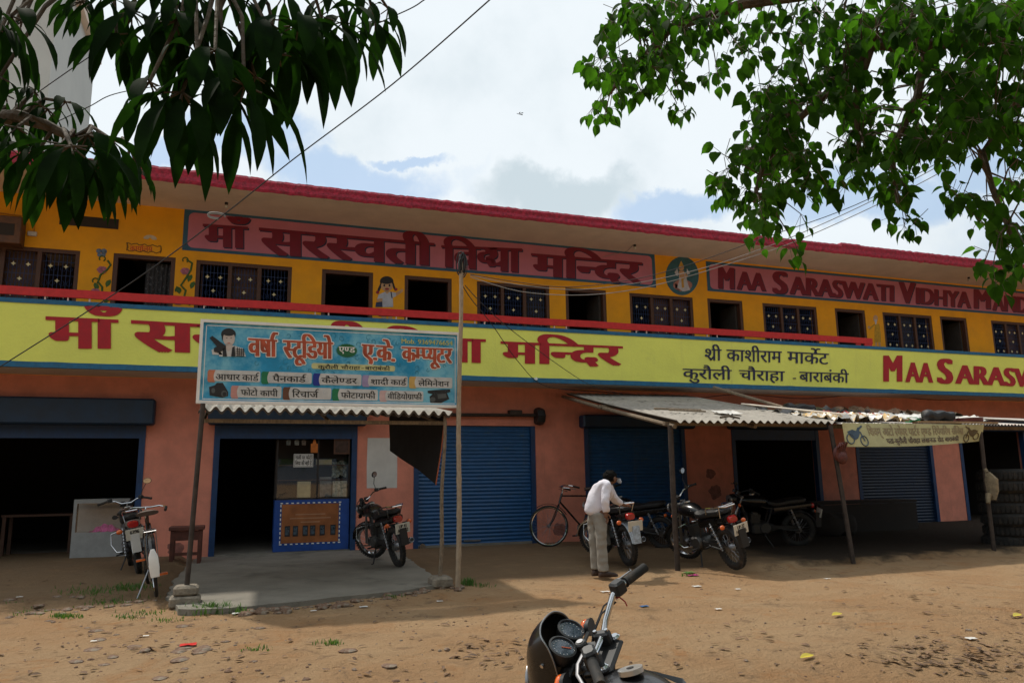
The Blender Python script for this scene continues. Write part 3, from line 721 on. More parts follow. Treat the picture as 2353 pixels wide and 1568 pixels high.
# light bulbs hanging under the roof, cable box on the wall, conduit
for px, py in ((520, 470), (1458, 566), (2225, 640)):
    p = at(px, py, z=6.40); b = MB(); b.tube([(p.x, p.y, 6.44), (p.x, p.y, 6.40)], .03, 10); bl = b.build('lamp_holder', m_blackpl, B); b = MB(); b.ball((p.x, p.y, 6.365), .035, n=10); b.build('bulb', mat('frosted_bulb', (.6, .58, .52), .3), bl, True)
p = at(1440, 577, z=6.43); q = at(1385, 590, y=-.01); b = MB(); b.tube([at(1455, 562, z=6.43), p, q], .006, 5); b.build('conduit', m_wirew, B)
p = at(75, 538, y=0); b = MB(); b.box(p.x-.07, p.x+.07, -.05, -.001, p.z-.04, p.z+.04, c=.006); sw = b.build('switch_box', m_paper, B)
b = MB(); b.tube([(p.x+.02, -.012, p.z+.04), (p.x+.02, -.012, p.z+.3), (p.x-.4, -.012, p.z+.33), (p.x-1.2, -.012, p.z+.35)], .010, 6); b.build('conduit', mat('orange_conduit', (.55, .22, .02), .6), sw)
p = at(1230, 870, y=-1.02); b = MB(); b.lathe([(0, -.03), (.03, -.03), (.03, .03), (0, .03)], (p.x, -1.03, p.z), 'Y', 12, closed=False); b.build('drain_spout', m_white, B, True)
# brown box (air cooler cabinet) at the left end of the balcony wall
p1 = at(-60, 488, y=-.3); p2 = at(45, 560, y=-.3)
b = MB(); b.box(p1.x, p2.x, -.3, -.002, p2.z, p1.z, c=.012); ac = b.build('wall_cooler', mat('brown_cabinet', (.12, .05, .02), .6, var=.3, scale=8), B)
b = MB(); b.box(p1.x+.2, p2.x-.1, -.306, -.3, p2.z+.14, p1.z-.14); b.build('cooler_grille', m_dark, ac)

# pale tower block standing behind at the left
p = at(122, 100, y=9)
T = thing('tower_block', 'pale concrete tower block rising behind the left end of the building', 'building', (p.x-3, 11, 0))
b = MB(); b.box(p.x-6, p.x, 9, 15, -.1, 17); b.build('wall', mat('pale_render', (.50, .52, .50), .85, var=.06, scale=.6, bump=.1), T)
b = MB(); b.box(p.x-6.2, p.x+.2, 8.8, 15.2, 17, 17.4); b.build('roof', m_soffit, T)

# ------------------------------------------------------------------ signboard of the photo studio
cS = crop(700, 1180, 2.241); YB = -5.47
SB = thing('shop_signboard', 'blue and white printed signboard of a photo studio on poles', 'signboard', (1.15, YB, 2.27))
bl, br_, tl, tr_ = -.415, 2.71, 3.205, 2.275
b = MB(); b.box(bl, br_, YB+.002, YB+.05, tr_, tl); bd = b.build('board', None or mat('printed_cyan', (.015, .27, .50), .45, var=.12, scale=3, col2=(.20, .52, .66), c2=(.42, .62), c2scale=1.4), SB)
f = .035; b = MB(); b.box(bl-f, bl, YB-.02, YB+.055, tr_-f, tl+f); b.box(br_, br_+f, YB-.02, YB+.055, tr_-f, tl+f); b.box(bl, br_, YB-.02, YB+.055, tl, tl+f); b.box(bl, br_, YB-.02, YB+.055, tr_-f, tr_); b.build('frame', m_white, SB)
b = MB(); g_ = .03; w0 = .008
for x0, x1, z0, z1 in ((bl+g_, br_-g_, tl-g_-w0, tl-g_), (bl+g_, br_-g_, tr_+g_*.5, tr_+g_*.5+w0), (bl+g_, bl+g_+w0, tr_+g_, tl-g_), (br_-g_, br_-g_+w0, tr_+g_, tl-g_)): b.box(x0, x1, YB, YB+.002, z0, z1)
b.build('border_line', m_white, bd)
b = MB()                                                    # scroll pattern printed on the board
for k in range(120):
    x = rnd.uniform(.2, 2.6); z = rnd.uniform(2.32, 3.16); r_ = rnd.uniform(.02, .045); a0 = rnd.uniform(0, 6.3)
    pts = [(x+r_*(1-t*.6)*math.cos(a0+t*5), YB+.001, z+r_*(1-t*.6)*math.sin(a0+t*5)) for t in [i/9 for i in range(10)]]
    b.tube(pts, .0035, 4)
b.build('scroll_pattern', mat('printed_scroll', (.03, .24, .37), .5), bd)
def sq(x0, h0, b0, x1, h1, b1): return pxquad(x0, h0, b0, x1, h1, b1, YB, cS)
def swrite(nm, words, m, bold, outline=None, off=.004, boldy=0.):
    for (t, *q) in words:
        b = MB(); bo = MB()
        lat = ord(t[0]) < 128 and t[0] not in '<^&/'
        write(b, t, sq(*q), bold=bold, off=off, nb=3 if bold < .09 else 4, lat=lat, head=.7 if lat else .622, boldy=boldy)
        if outline:
            for dx, dz in ((-1, 0), (1, 0), (0, -1), (0, 1), (-.7, .7), (.7, .7), (.7, -.7), (-.7, -.7)):
                o_ = Vector((dx*.011, 0, dz*.011)); write(bo, t, [p+o_ for p in sq(*q)], bold=bold, off=off-.0022+.00001*dx, nb=3 if bold < .09 else 4, lat=lat, head=.7 if lat else .622)
        o = b.build(nm, m, bd)
        if outline: bo.build('lettering_outline', outline, o)
m_brickred = mat('printed_brick_red', (.42, .075, .03), .5, var=.3, scale=5); m_ink = mat('printed_black', (.018, .018, .02), .5); m_pgreen = mat('printed_green', (.012, .12, .04), .5)
swrite('shop_name', [('वषा^', 512, 190, 340, 755, 206, 348), ('<सटूिडयो', 805, 208, 355, 1225, 228, 365), ('ए.के.', 1465, 240, 368, 1755, 262, 388), ('क<म<पयूटर', 1800, 262, 385, 2225, 280, 402)], m_brickred, .12, m_white)
b = MB(); c_ = at(*cS(1340, 295), y=YB); pts = []
for k in range(72):
    a = 2*math.pi*k/72; q = 1. if k % 2 else .92; pts.append((.132*q*math.cos(a), .088*q*math.sin(a)))
b.prism(pts, (c_.x, YB, c_.z), (1, 0, 0), (0, 0, 1), (0, -.003, 0)); b.build('green_badge', m_pgreen, bd)
swrite('badge_lettering', [('ए<णड', 1272, 262, 308, 1410, 268, 314)], m_white, .05, off=.005)
swrite('phone_number', [('Mob. 9369476654', 1798, 195, 235, 2228, 214, 252)], mat('printed_khaki', (.50, .50, .16), .5), .05)
def pill(x0, y0, x1, y1, m, y=YB, r=.02, nm='panel', off=.002):
    a = at(*cS(x0, y0), y=y); c = at(*cS(x1, y1), y=y); X_0, X_1 = a.x, c.x; z0, z1 = min(a.z, c.z), max(a.z, c.z)
    pts = []
    for cx, cz, a0 in ((X_1-r, z1-r, 0), (X_0+r, z1-r, 90), (X_0+r, z0+r, 180), (X_1-r, z0+r, 270)):
        for k in range(5): pts.append((cx+r*math.cos(R(a0+22.5*k)), cz+r*math.sin(R(a0+22.5*k))))
    b = MB(); b.prism(pts, (0, y, 0), (1, 0, 0), (0, 0, 1), (0, -off, 0)); return b.build(nm, m, bd)
pill(1045, 398, 1745, 470, mat('printed_pale_yellow', (.56, .55, .26), .5), r=.028)
swrite('address_lettering', [('कुरौली', 1098, 418, 446, 1270, 423, 450), ('चौराहा', 1290, 423, 450, 1452, 428, 454), ('-', 1462, 426, 452, 1486, 426, 452), ('बाराबंकी', 1492, 428, 456, 1703, 434, 462)], m_ink, .04)
m_pale = mat('printed_pale_grey', (.55, .55, .54), .5)
def service(x0, y0, x1, y1, col, words):
    pill(x0+18, y0, x1, y1, m_pale, off=.002)
    cpt = at(*cS(x0, y0), y=YB); c2 = at(*cS(x0+60, y1), y=YB); h = cpt.z-c2.z; wd_ = c2.x-cpt.x
    pts = [(0, .15*h), (.15*wd_, 0), (wd_, 0)]+[(wd_-.22*wd_*math.sin(math.pi*k/8), h*k/8) for k in range(1, 8)]+[(wd_, h), (.15*wd_, h), (0, .85*h)]
    b = MB(); b.prism(pts, (cpt.x, YB, c2.z), (1, 0, 0), (0, 0, 1), (0, -.003, 0)); b.build('colour_tab', mat('printed_tab_%d' % x0, col, .5), bd)
    swrite('service_lettering', words, m_ink, .035)
service(175, 455, 612, 560, (.50, .17, .09), [('आधार', 236, 492, 540, 445, 497, 545), ('काड^', 462, 498, 546, 600, 502, 550)])
service(625, 470, 1045, 575, (.012, .17, .07), [('पैनकाड^', 718, 508, 555, 995, 514, 560)])
service(1058, 485, 1462, 590, (.012, .03, .26), [('कैले<णडर', 1128, 522, 566, 1425, 530, 572)])
service(1470, 500, 1850, 600, (.33, .27, .45), [('शादी', 1538, 536, 578, 1690, 540, 581), ('काड^', 1708, 540, 582, 1838, 544, 586)])
service(1862, 512, 2225, 612, (.55, .35, .10), [('लेिमनेशन', 1940, 548, 590, 2198, 556, 598)])
service(370, 588, 790, 695, (.52, .25, .22), [('फोटो', 452, 624, 670, 592, 628, 674), ('कापी', 612, 630, 675, 762, 634, 680)])
service(805, 600, 1208, 708, (.13, .05, .025), [('िरचाज^', 880, 636, 685, 1100, 640, 690)])
service(1218, 614, 1600, 715, (.012, .18, .07), [('फोटाग/ाफी', 1290, 648, 692, 1580, 654, 698)])
service(1615, 628, 1982, 722, (.55, .38, .37), [('वीिडयोग/ाफी', 1682, 658, 700, 1970, 664, 705)])
def printed(parts, nm): return painted(parts, cS, YB, bd, nm)
printed([('body', m_ink, [[(185, 600), (235, 585), (250, 565), (300, 565), (318, 595), (345, 640), (345, 675), (300, 690), (190, 670)]]), ('lens', mat('printed_dark_grey', (.08, .09, .09), .5), [ell(312, 658, 26, 28), ell(220, 630, 16, 22)]), ('glass', m_ink, [ell(315, 660, 16, 18)])], 'printed_camera')
printed([('body', m_ink, [[(2018, 632), (2080, 625), (2205, 620), (2210, 640), (2180, 650), (2200, 700), (2130, 735), (2040, 730), (2035, 680), (2060, 660), (2020, 650)]]), ('detail', mat('printed_dark_grey', (.08, .09, .09), .5), [ell(2060, 705, 24, 20), [(2100, 660), (2170, 655), (2180, 690), (2105, 700)]])], 'printed_camcorder')
printed([('shirt', m_pale, [[(330, 250), (380, 250), (470, 275), (495, 345), (270, 345), (265, 300)], [(205, 290), (250, 270), (280, 290), (300, 330), (215, 330)]]), ('hair', m_ink, [ell(348, 158, 62, 50), [(288, 160), (310, 160), (312, 215), (295, 205)]]),
    ('face', mat('printed_face', (.52, .45, .41), .5), [ell(352, 195, 50, 62), [(325, 240), (378, 240), (382, 275), (345, 300), (322, 270)]]), ('fringe', m_ink, [ell(352, 147, 52, 26), ell(334, 190, 6, 3), ell(370, 190, 6, 3)]),
    ('lips', mat('printed_lips', (.45, .18, .16), .5), [ell(350, 232, 14, 4)]), ('jacket', m_ink, [[(380, 270), (400, 258), (405, 345), (370, 345)], [(300, 280), (325, 265), (335, 345), (300, 345)], [(190, 190), (212, 172), (330, 260), (310, 290), (265, 315), (225, 305), (225, 275), (250, 262)]]),
    ('checks', m_ink, [[(420+k*16, 268+k*3), (426+k*16, 269+k*3), (430+k*16, 345), (424+k*16, 345)] for k in range(4)]+[[(408, 282+k*18), (480, 286+k*18), (482, 292+k*18), (408, 288+k*18)] for k in range(4)])], 'printed_portrait')

# poles, bases, awning under the board
def pole(name, pts, r, m, label, cat, extra=None, n=10):
    b = MB(); b.tube(pts, r, n); o = solo(b, name, m, label, cat, smooth=True, base=pts[0]); return o
b = MB(); b.box(-.60, -.28, -5.66, -5.38, -.02, .10, c=.02); b.box(-.565, -.305, -5.63, -5.39, .10, .21, c=.025)
solo(b, 'post_base', m_concd, 'small block of stacked bricks and mortar under the iron post', 'block')
pole('iron_post', [(-.43, -5.50, .205), (-.40, -5.50, 1.2), (-.37, -5.50, 2.235)], .028, m_iron, 'thin leaning iron post at the left end of the blue signboard', 'post')
def bamboo(name, a, c, r0_, r1_, m, label, nodes):
    b = MB(); a = Vector(a); c = Vector(c); pts = []; rs = []; k = 0
    for i in range(61):
        t = i/60; p = a.lerp(c, t); p.x += .012*math.sin(t*9); p.y += .01*math.sin(t*6+1)
        rr = r0_+(r1_-r0_)*t
        if min(abs(t-q) for q in nodes) < .009: rr *= 1.16
        pts.append(p); rs.append(rr)
    b.tube(pts, rs, 10); return solo(b, name, m, label, 'pole', smooth=True, base=a)
bamboo('bamboo_pole', (2.685, -5.57, -.03), (2.735, -5.57, 4.22), .034, .026, m_bamboo, 'tall pale bamboo pole carrying a bundle of black cable on its top', [.10, .21, .31, .42, .52, .61, .7, .79, .88, .95])
bamboo('wooden_stick', (2.53, -5.30, .11), (2.57, -5.36, 2.15), .027, .022, m_stick, 'dark weathered stick standing beside the bamboo pole', [.2, .37, .66, .8])
b = MB(); b.box(2.40, 2.66, -5.46, -5.14, -.02, .12, c=.03); solo(b, 'post_base', m_concd, 'low cement block under the weathered stick', 'block')
# black cable bundle on the bamboo pole
b = MB()
for k in range(9):
    a0 = rnd.uniform(0, 6.3); r_ = rnd.uniform(.07, .13); cx = 2.735+rnd.uniform(-.015, .03)
    b.tube([(cx+r_*.38*math.cos(t), -5.58+.05*math.sin(t+a0)*.7, 4.16-.02*k % .05+r_*math.sin(t)*1.25) for t in [a0+i*.45 for i in range(15)]], .009, 6)
b.tube([(2.735, -5.57, 4.20), (2.74, -5.57, 4.25), (2.75, -5.57, 4.28)], .035, 8)
solo(b, 'cable_coil', m_wire, 'coil of black cable hung on top of the bamboo pole', 'cable')
def corrugated(mb, x0, x1, yf, zf, yb, zb, pitch, amp, th=.008, skew=0., ny=14, sag=.02):
    n = int((x1-x0)/pitch*8); vs = []
    for s_ in (0, 1):
        for j in range(ny+1):
            t = j/ny
            for i in range(n+1):
                x = x0+(x1-x0)*i/n; z = zf+(zb-zf)*t+amp*math.sin(2*math.pi*x/pitch)-sag*math.sin(math.pi*t)*(.5+.5*math.sin(x*1.3)) - th*s_
                vs.append((x+skew*t, yf+(yb-yf)*t+(.012*math.sin(x*5.7) if j == 0 else 0), z))
    fs = []; m = (n+1)*(ny+1)
    for j in range(ny):
        for i in range(n):
            a = j*(n+1)+i; fs.append([a, a+1, a+n+2, a+n+1]); fs.append([m+a, m+a+n+1, m+a+n+2, m+a+1])
    for j in range(ny):
        a = j*(n+1); fs.append([a, a+n+1, m+a+n+1, m+a]); a += n; fs.append([a, m+a, m+a+n+1, a+n+1])
    mb.add(vs, fs); o_ = len(mb.v)-len(vs)
    for q_ in range(1, 2*n*ny, 2): mb.mi[len(mb.mi)-len(fs)+q_] = 2
    for i in range(n): mb.f.append([o_+i, o_+m+i, o_+m+i+1, o_+i+1]); mb.mi.append(1)
AW = thing('corrugated_awning', 'small corrugated cement sheet awning tucked under the blue signboard', 'awning', (1.15, -5.4, 2.1))
b = MB(); corrugated(b, -.42, 1.05, -5.44, 2.178, -2.6, 2.60, .132, .030, th=.034); b.build('sheet', [m_asb, m_edge, m_edge], AW); b = MB(); corrugated(b, 1.0, 2.66, -5.43, 2.172, -2.6, 2.59, .132, .030, th=.034); b.build('sheet', [m_asb, m_edge, m_edge], AW)
b = MB(); b.box(-.40, 2.62, -5.30, -5.24, 2.03, 2.075); b.box(-.4, 2.62, -4.0, -3.95, 2.31, 2.36)
for x in (-.36, 1.1, 2.5): b.tube([(x, -5.3, 2.06), (x, -2.6, 2.53), (x, 0, 2.72)], .022, 6)
b.build('rafter', m_stick, AW)
# black cloth hanging at the right side of the awning
b = MB(); ptsL = [(895, 938), (1020, 940)]; vs = []
prof = [(895, 945, 1035), (925, 945, 1055), (960, 945, 1078), (1000, 945, 1112), (1012, 945, 1040), (1022, 945, 975)]
for i, (x, a, c) in enumerate(prof):
    yy = [-3.2, -3.7, -4.2, -4.8, -5.0, -5.15][i]
    p = at(x, a, y=yy); q = at(x, c, y=yy); 
    for k in range(7): vs.append(p.lerp(q, k/6)+Vector((0, .03*math.sin(k*.9+i*2.), 0)))
b.add(vs, [[i*7+k, (i+1)*7+k, (i+1)*7+k+1, i*7+k+1] for i in range(5) for k in range(6)])
n0 = len(b.v); b.v += [v+Vector((.0, .012, 0)) for v in b.v[:n0]]; b.f += [[q+n0 for q in f_][::-1] for f_ in list(b.f)]; b.mi += [0]*len(b.f[len(b.mi):])
HC = thing('hanging_tarp', 'black tarpaulin flap hanging from the right side of the small awning', 'tarpaulin', tuple(at(985, 1110, y=-4.7)))
b.build('cloth', m_blackcloth, HC, True)
b = MB(); b.tube([at(1022, 950, y=-5.2), at(1014, 1030, y=-5.05), at(1001, 1112, y=-4.82)], .022, 6, flat=.3); b.build('orange_hem', mat('orange_hem', (.48, .13, .05), .8), HC)
# paper poster on the wall
p1 = at(845, 1005, y=-.004); b = MB(); b.add([(2.44, -.004, 2.14), (3.02, -.004, 2.14), (3.03, -.006, 1.6), (3.03, -.004, 1.17), (2.44, -.005, 1.175), (2.43, -.009, 1.6)], [(0, 1, 2, 3, 4, 5)])
b.v += [v+Vector((0, .003, 0)) for v in b.v]; b.f.append([11, 10, 9, 8, 7, 6]); b.mi.append(0)
solo(b, 'wall_poster', m_paper, 'blank off-white paper sheet pasted on the salmon wall by the studio', 'poster')

# ------------------------------------------------------------------ studio front: counter, glass case, notices
CT = thing('shop_counter', 'blue shop counter with an orange poster of phones on its front', 'counter', (1.47, .25, .045))
m_cblue = mat('counter_blue', (.012, .06, .27), .45, var=.15)
b = MB(); b.box(.75, 2.12, .05, .55, .05, .985); b.build('body', m_cblue, CT)
a = at(648, 1158, y=.05); c = at(776, 1242, y=.05)
b = MB(); b.box(a.x, c.x, .044, .0495, c.z, a.z); po = b.build('poster', mat('poster_orange', (.30, .10, .03), .5, var=.25, scale=3), CT)
b = MB(); k = 0
for x in strip(a.x-.03, c.x+.0, 22):
    if k % 2 == 0: b.box(x, x+.045, .042, .0438, a.z+.01, a.z+.03); b.box(x, x+.045, .042, .0438, c.z-.03, c.z-.01)
    k += 1
for z in strip(c.z, a.z-.05, 16)[::2]: b.box(a.x-.03, a.x-.01, .042, .0438, z, z+.045); b.box(c.x+.01, c.x+.03, .042, .0438, z, z+.045)
b.build('chequered_border', m_white, po)
b = MB(); scr = MB()
for t in (.06, .20, .37, .50, .67, .86):
    x = a.x+(c.x-a.x)*t; z = c.z+.12; b.box(x, x+.095, .040, .0435, z, z+.19, c=.004); scr.box(x+.012, x+.083, .0385, .0399, z+.03, z+.165)
b.build('printed_phone', m_ink, po); scr.build('printed_screen', mat('printed_screen', (.05, .07, .09), .3, var=.6, scale=14), po)
b = MB(); z0 = a.z-.2
for w_, zz in ((.55, z0), (.75, z0-.07), (.35, z0-.14)): b.box((a.x+c.x)/2-w_/2, (a.x+c.x)/2+w_/2, .041, .0436, zz, zz+.018)
b.build('printed_line', mat('poster_pale', (.42, .22, .12), .5), po)
GC = thing('glass_case', 'dark glass fronted case standing on the blue counter', 'display case', (1.47, .25, .985))
b = MB()
for x in (.75, 1.50, 2.09): b.box(x, x+.03, .07, .10, .99, 2.12)
b.box(.75, 2.12, .07, .10, .985, 1.02); b.box(.75, 2.12, .55, .57, .99, 2.12)
b.build('frame', m_dark, GC)
gl = bpy.data.materials.new('case_glass'); gl.use_nodes = True; t_ = gl.node_tree; pb = t_.nodes['Principled BSDF']; t_.nodes.remove(pb)
g1 = nn(t_, 'ShaderNodeBsdfGlossy'); g1.inputs['Roughness'].default_value = .03; g2 = nn(t_, 'ShaderNodeBsdfTransparent'); g3 = nn(t_, 'ShaderNodeMixShader'); g3.inputs[0].default_value = .05
t_.links.new(g2.outputs[0], g3.inputs[1]); t_.links.new(g1.outputs[0], g3.inputs[2]); t_.links.new(g3.outputs[0], t_.nodes['Material Output'].inputs[0])
b = MB(); b.box(.78, 1.5, .083, .087, 1.02, 1.75); b.box(1.53, 2.09, .083, .087, 1.02, 1.75); b.build('pane', gl, GC)
b = MB(); b.box(.78, 2.1, .3, .54, 1.34, 1.355); b.box(.78, 2.1, .3, .54, 1.62, 1.635); b.build('shelf', m_wood, GC)
def small_box(x, y, z, sx, sy, sz, m, label, cat='box', name='carton', group=None):
    b = MB(); b.box(x-sx/2, x+sx/2, y-sy/2, y+sy/2, z, z+sz, c=.004); return solo(b, name, m, label, cat, group)
m_card = mat('cream_carton', (.42, .36, .20), .7, var=.15); m_card2 = mat('grey_carton', (.20, .20, .18), .7, var=.3, scale=12)
small_box(1.28, .25, 1.022, .24, .2, .30, m_card, 'cream carton standing low in the glass case left of its middle bar')
small_box(1.95, .25, 1.022, .26, .2, .30, mat('patterned_carton', (.36, .34, .26), .7, var=.4, scale=22), 'printed carton at the lower right inside the glass case')
small_box(1.70, .42, 1.022, .22, .18, .38, m_card2, 'grey brown carton behind the printed carton in the glass case')
small_box(1.66, .42, 1.64, .30, .12, .10, m_card, 'flat cream carton on the upper shelf of the glass case')
b = MB(); vs = [];
for i in range(9):
    for j in range(7): vs.append((1.82+.28*i/8, .42+.03*math.sin(i*1.7+j*2.3), 1.40+.30*j/6-.02*math.sin(i*.9)))
b.add(vs, [[j*1+i*7, (i+1)*7+j, (i+1)*7+j+1, i*7+j+1] for i in range(8) for j in range(6)]); solo(b, 'plastic_bag', mat('foil_plastic', (.34, .38, .32), .2, var=.5, scale=14), 'crumpled shiny plastic packet hanging in the right half of the glass case', 'packet')
b = MB(); b.box(.9, 1.2, .06, .066, 1.72, 1.725); NT = thing('paper_notice', 'white paper notice with two lines of black lettering taped to the glass', 'notice', (1.3, .06, 1.68))
a = at(675, 1042, y=.06); c = at(719, 1072, y=.06)
b = MB(); b.box(a.x, c.x, .058, .062, c.z, a.z); ns = b.build('sheet', m_paper, NT)
b = MB()
for x0, x1, z0, z1 in ((a.x+.012, c.x-.012, a.z-.018, a.z-.012), (a.x+.012, c.x-.012, c.z+.012, c.z+.018), (a.x+.012, a.x+.018, c.z+.012, a.z-.012), (c.x-.018, c.x-.012, c.z+.012, a.z-.012)): b.box(x0, x1, .056, .0579, z0, z1)
b.build('border_line', m_ink, ns)
b = MB(); zc = (a.z+c.z)/2
write(b, 'गाली पर फोटो', [(a.x+.03, .058, zc+.025), (c.x-.03, .058, zc+.025), (a.x+.03, .058, a.z-.04), (c.x-.03, .058, a.z-.04)], bold=.05)
write(b, 'िलया की बही है', [(a.x+.03, .058, c.z+.04), (c.x-.03, .058, c.z+.04), (a.x+.03, .058, zc-.02), (c.x-.03, .058, zc-.02)], bold=.05); b.build('lettering', m_ink, ns)
for i, (x, col, nm) in enumerate(((.96, (.10, .11, .10), 'dark'), (1.11, (.16, .16, .14), 'pale'), (1.24, (.12, .09, .07), 'brown'))):
    b = MB(); b.box(x-.04, x+.04, .06, .085, 2.00, 2.10, c=.008); b.tube([(x, .07, 2.10), (x, .07, 2.13)], .006, 5); solo(b, 'hanging_packet', mat('packet_'+nm, col, .3, var=.4, scale=20), nm+' small packet hanging at the top of the glass front', 'packet', 'packets hanging at the top of the glass front')
b = MB(); b.box(1.37, 1.50, .045, .055, 1.86, 2.03); b.prism([(1.40, 2.03), (1.47, 2.03), (1.45, 2.11), (1.42, 2.11)], (0, .045, 0), (1, 0, 0), (0, 0, 1), (0, .01, 0)); solo(b, 'orange_pendant', mat('orange_packet', (.50, .14, .015), .5, var=.3, scale=12), 'orange card packet hanging above the paper notice', 'packet')
PF = thing('picture_frame', 'dark framed picture hung at the top right of the glass front', 'picture', (1.95, .05, 1.86))
b = MB()
for x0, x1, z0, z1 in ((1.80, 2.10, 2.09, 2.12), (1.80, 2.10, 1.83, 1.86), (1.80, 1.83, 1.86, 2.09), (2.07, 2.10, 1.86, 2.09)): b.box(x0, x1, .03, .06, z0, z1)
b.build('frame', m_wood, PF); b = MB(); b.box(1.83, 2.07, .045, .055, 1.86, 2.09); b.build('picture', mat('dim_picture', (.05, .025, .02), .4, var=.6, scale=10), PF)
# brown wooden table/stool left of the studio door
ST = thing('wooden_stool', 'brown wooden stool against the salmon wall left of the studio door', 'stool', (-.68, -.85, .04))
sx, sy = -.68, -.95
b = MB(); b.box(sx-.27, sx+.27, sy-.22, sy+.22, .56, .62, c=.008); b.build('seat', mat('stool_brown', (.11, .035, .022), .7, var=.3, scale=8), ST)
for qx in (-.21, .21):
    for qy in (-.17, .17): b = MB(); b.box(sx+qx-.03, sx+qx+.03, sy+qy-.03, sy+qy+.03, .02, .559); b.build('leg', MATS['stool_brown'], ST)
b = MB(); b.box(sx-.18, sx+.18, sy-.185, sy-.165, .16, .21); b.build('stretcher', MATS['stool_brown'], ST); b = MB(); b.box(sx-.18, sx+.18, sy-.19, sy-.16, .40, .555); b.build('apron', MATS['stool_brown'], ST)

# left shop: low glazed cabinet with pink cloth
CB = thing('display_cabinet', 'low grey display cabinet with a glass front inside the dark left shop', 'cabinet', (-2.28, .5, .05))
x0, x1 = -2.60, -1.72
b = MB(); m_cab = mat('cabinet_grey', (.30, .30, .29), .6, var=.1)
b.box(x0, x1, .35, .38, .05, .50); b.box(x0, x0+.05, .35, .38, .50, 1.05); b.box(x1-.05, x1, .35, .38, .5, 1.05); b.box(x0+.05, x1-.05, .35, .38, 1.0, 1.05); b.box(x0, x1, .83, .85, .05, 1.05); b.box(x0, x1, .35, .85, 1.051, 1.07); b.box(x0, x1, .382, .828, .46, .49)
b.build('body', m_cab, CB)
b = MB(); b.box(x0+.05, x1-.05, .36, .364, .5, 1.0); b.build('pane', gl, CB)
b = MB(); vs = []
for i in range(13):
    for j in range(7):
        x = x0+.25+.5*i/12; y = .45+.25*j/6; vs.append((x, y, .495+.13*math.sin(math.pi*i/12)*math.sin(math.pi*j/6)+.02*math.sin(i*2.1+j)))
b.add(vs, [[i*7+j, (i+1)*7+j, (i+1)*7+j+1, i*7+j+1] for i in range(12) for j in range(6)]); solo(b, 'folded_cloth', mat('pink_cloth', (.50, .06, .28), .8, var=.2), 'pink cloth heaped inside the grey display cabinet', 'cloth')
# work table deep in the left shop
TB = thing('work_table', 'dark table standing deep in the left shop', 'table', (-3.4, 2, .05))
b = MB(); b.box(-4.0, -2.8, 1.7, 2.3, .75, .79); b.build('tabletop', m_wood, TB)
for qx in (-3.95, -2.85):
    for qy in (1.75, 2.25): b = MB(); b.box(qx-.03, qx+.03, qy-.03, qy+.03, .05, .749); b.build('leg', m_wood, TB)

# ------------------------------------------------------------------ right awnings
AR = thing('corrugated_awning', 'long corrugated cement sheet awning sloping out over the shops right of the closed blue shutter', 'awning', (7.5, -5.4, 0))
def az(y): return 2.11+(3.13-2.11)*(y+5.4)/5.4
for k, (xa, xb) in enumerate(((6.02, 7.05), (7.0, 8.05), (8.0, 9.03))):
    b = MB(); corrugated(b, xa, xb, -5.42-.02*(k % 2), az(-5.42)+.006*k, -.25, az(-.25)+.006*k, .146, .024, skew=.55); b.build('sheet', [m_asb, m_asb, m_edge], AR)
b = MB(); b.box(6.0, 9.0, -5.15, -5.09, az(-5.1)-.10, az(-5.1)-.045); b.box(6.2, 9.2, -2.6, -2.54, az(-2.5)-.10, az(-2.5)-.045)
b.tube([(6.08, -5.3, az(-5.3)-.09), (6.3, -2.5, az(-2.5)-.09), (6.62, -.02, 3.04)], .035, 8); b.tube([(7.5, -5.3, az(-5.3)-.08), (8.0, -.02, 3.02)], .03, 8); b.build('rafter', m_stick, AR)
def litterstick(a, c, r, m, label, cat='stick', name='loose_stick', group=None):
    b = MB(); b.tube([a, c], r, 6); return solo(b, name, m, label, cat, group, base=a)
def on_awn(x, y, h=.03): return Vector((x, y, az(y)+.03+h))
litterstick(on_awn(6.45, -4.1), on_awn(7.25, -4.25), .018, m_stick, 'longer of two brown sticks lying on the cement sheet awning')
litterstick(on_awn(6.6, -4.3), on_awn(7.2, -4.45), .014, m_stick, 'shorter stick beside the longer one on the cement sheet awning')
b = MB(); p = on_awn(6.95, -5.2, .01); b.tube([p, p+Vector((.2, .05, .03)), p+Vector((.36, .02, -.01))], .02, 5); solo(b, 'tree_bark_piece', m_bark, 'dark curled piece of bark near the edge of the cement sheet awning', 'bark')
def rag(x0, x1, y0, y1, zf, amp, m, name, label, cat, nx_=14, ny_=10, seed=0, base=None):
    b = MB(); vs = []
    for i in range(nx_+1):
        for j in range(ny_+1):
            x = x0+(x1-x0)*i/nx_; y = y0+(y1-y0)*j/ny_
            e = mnoise.noise(Vector((i*.23, j*.31, seed+7)))
            vs.append((x+.08*e, y+.08*mnoise.noise(Vector((i*.3, j*.3, seed+3))), zf(x, y)+amp*(.6+mnoise.fractal(Vector((i*.45, j*.45, seed)), 1., 2., 3))))
    b.add(vs, [[i*(ny_+1)+j, (i+1)*(ny_+1)+j, (i+1)*(ny_+1)+j+1, i*(ny_+1)+j+1] for i in range(nx_) for j in range(ny_)])
    return solo(b, name, m, label, cat, smooth=True)
rag(7.35, 7.75, -4.7, -4.3, lambda x, y: az(y)+.03, .05, m_paper, 'plastic_scrap', 'crumpled grey white plastic scrap on the cement sheet awning', 'scrap', 8, 6, 1)
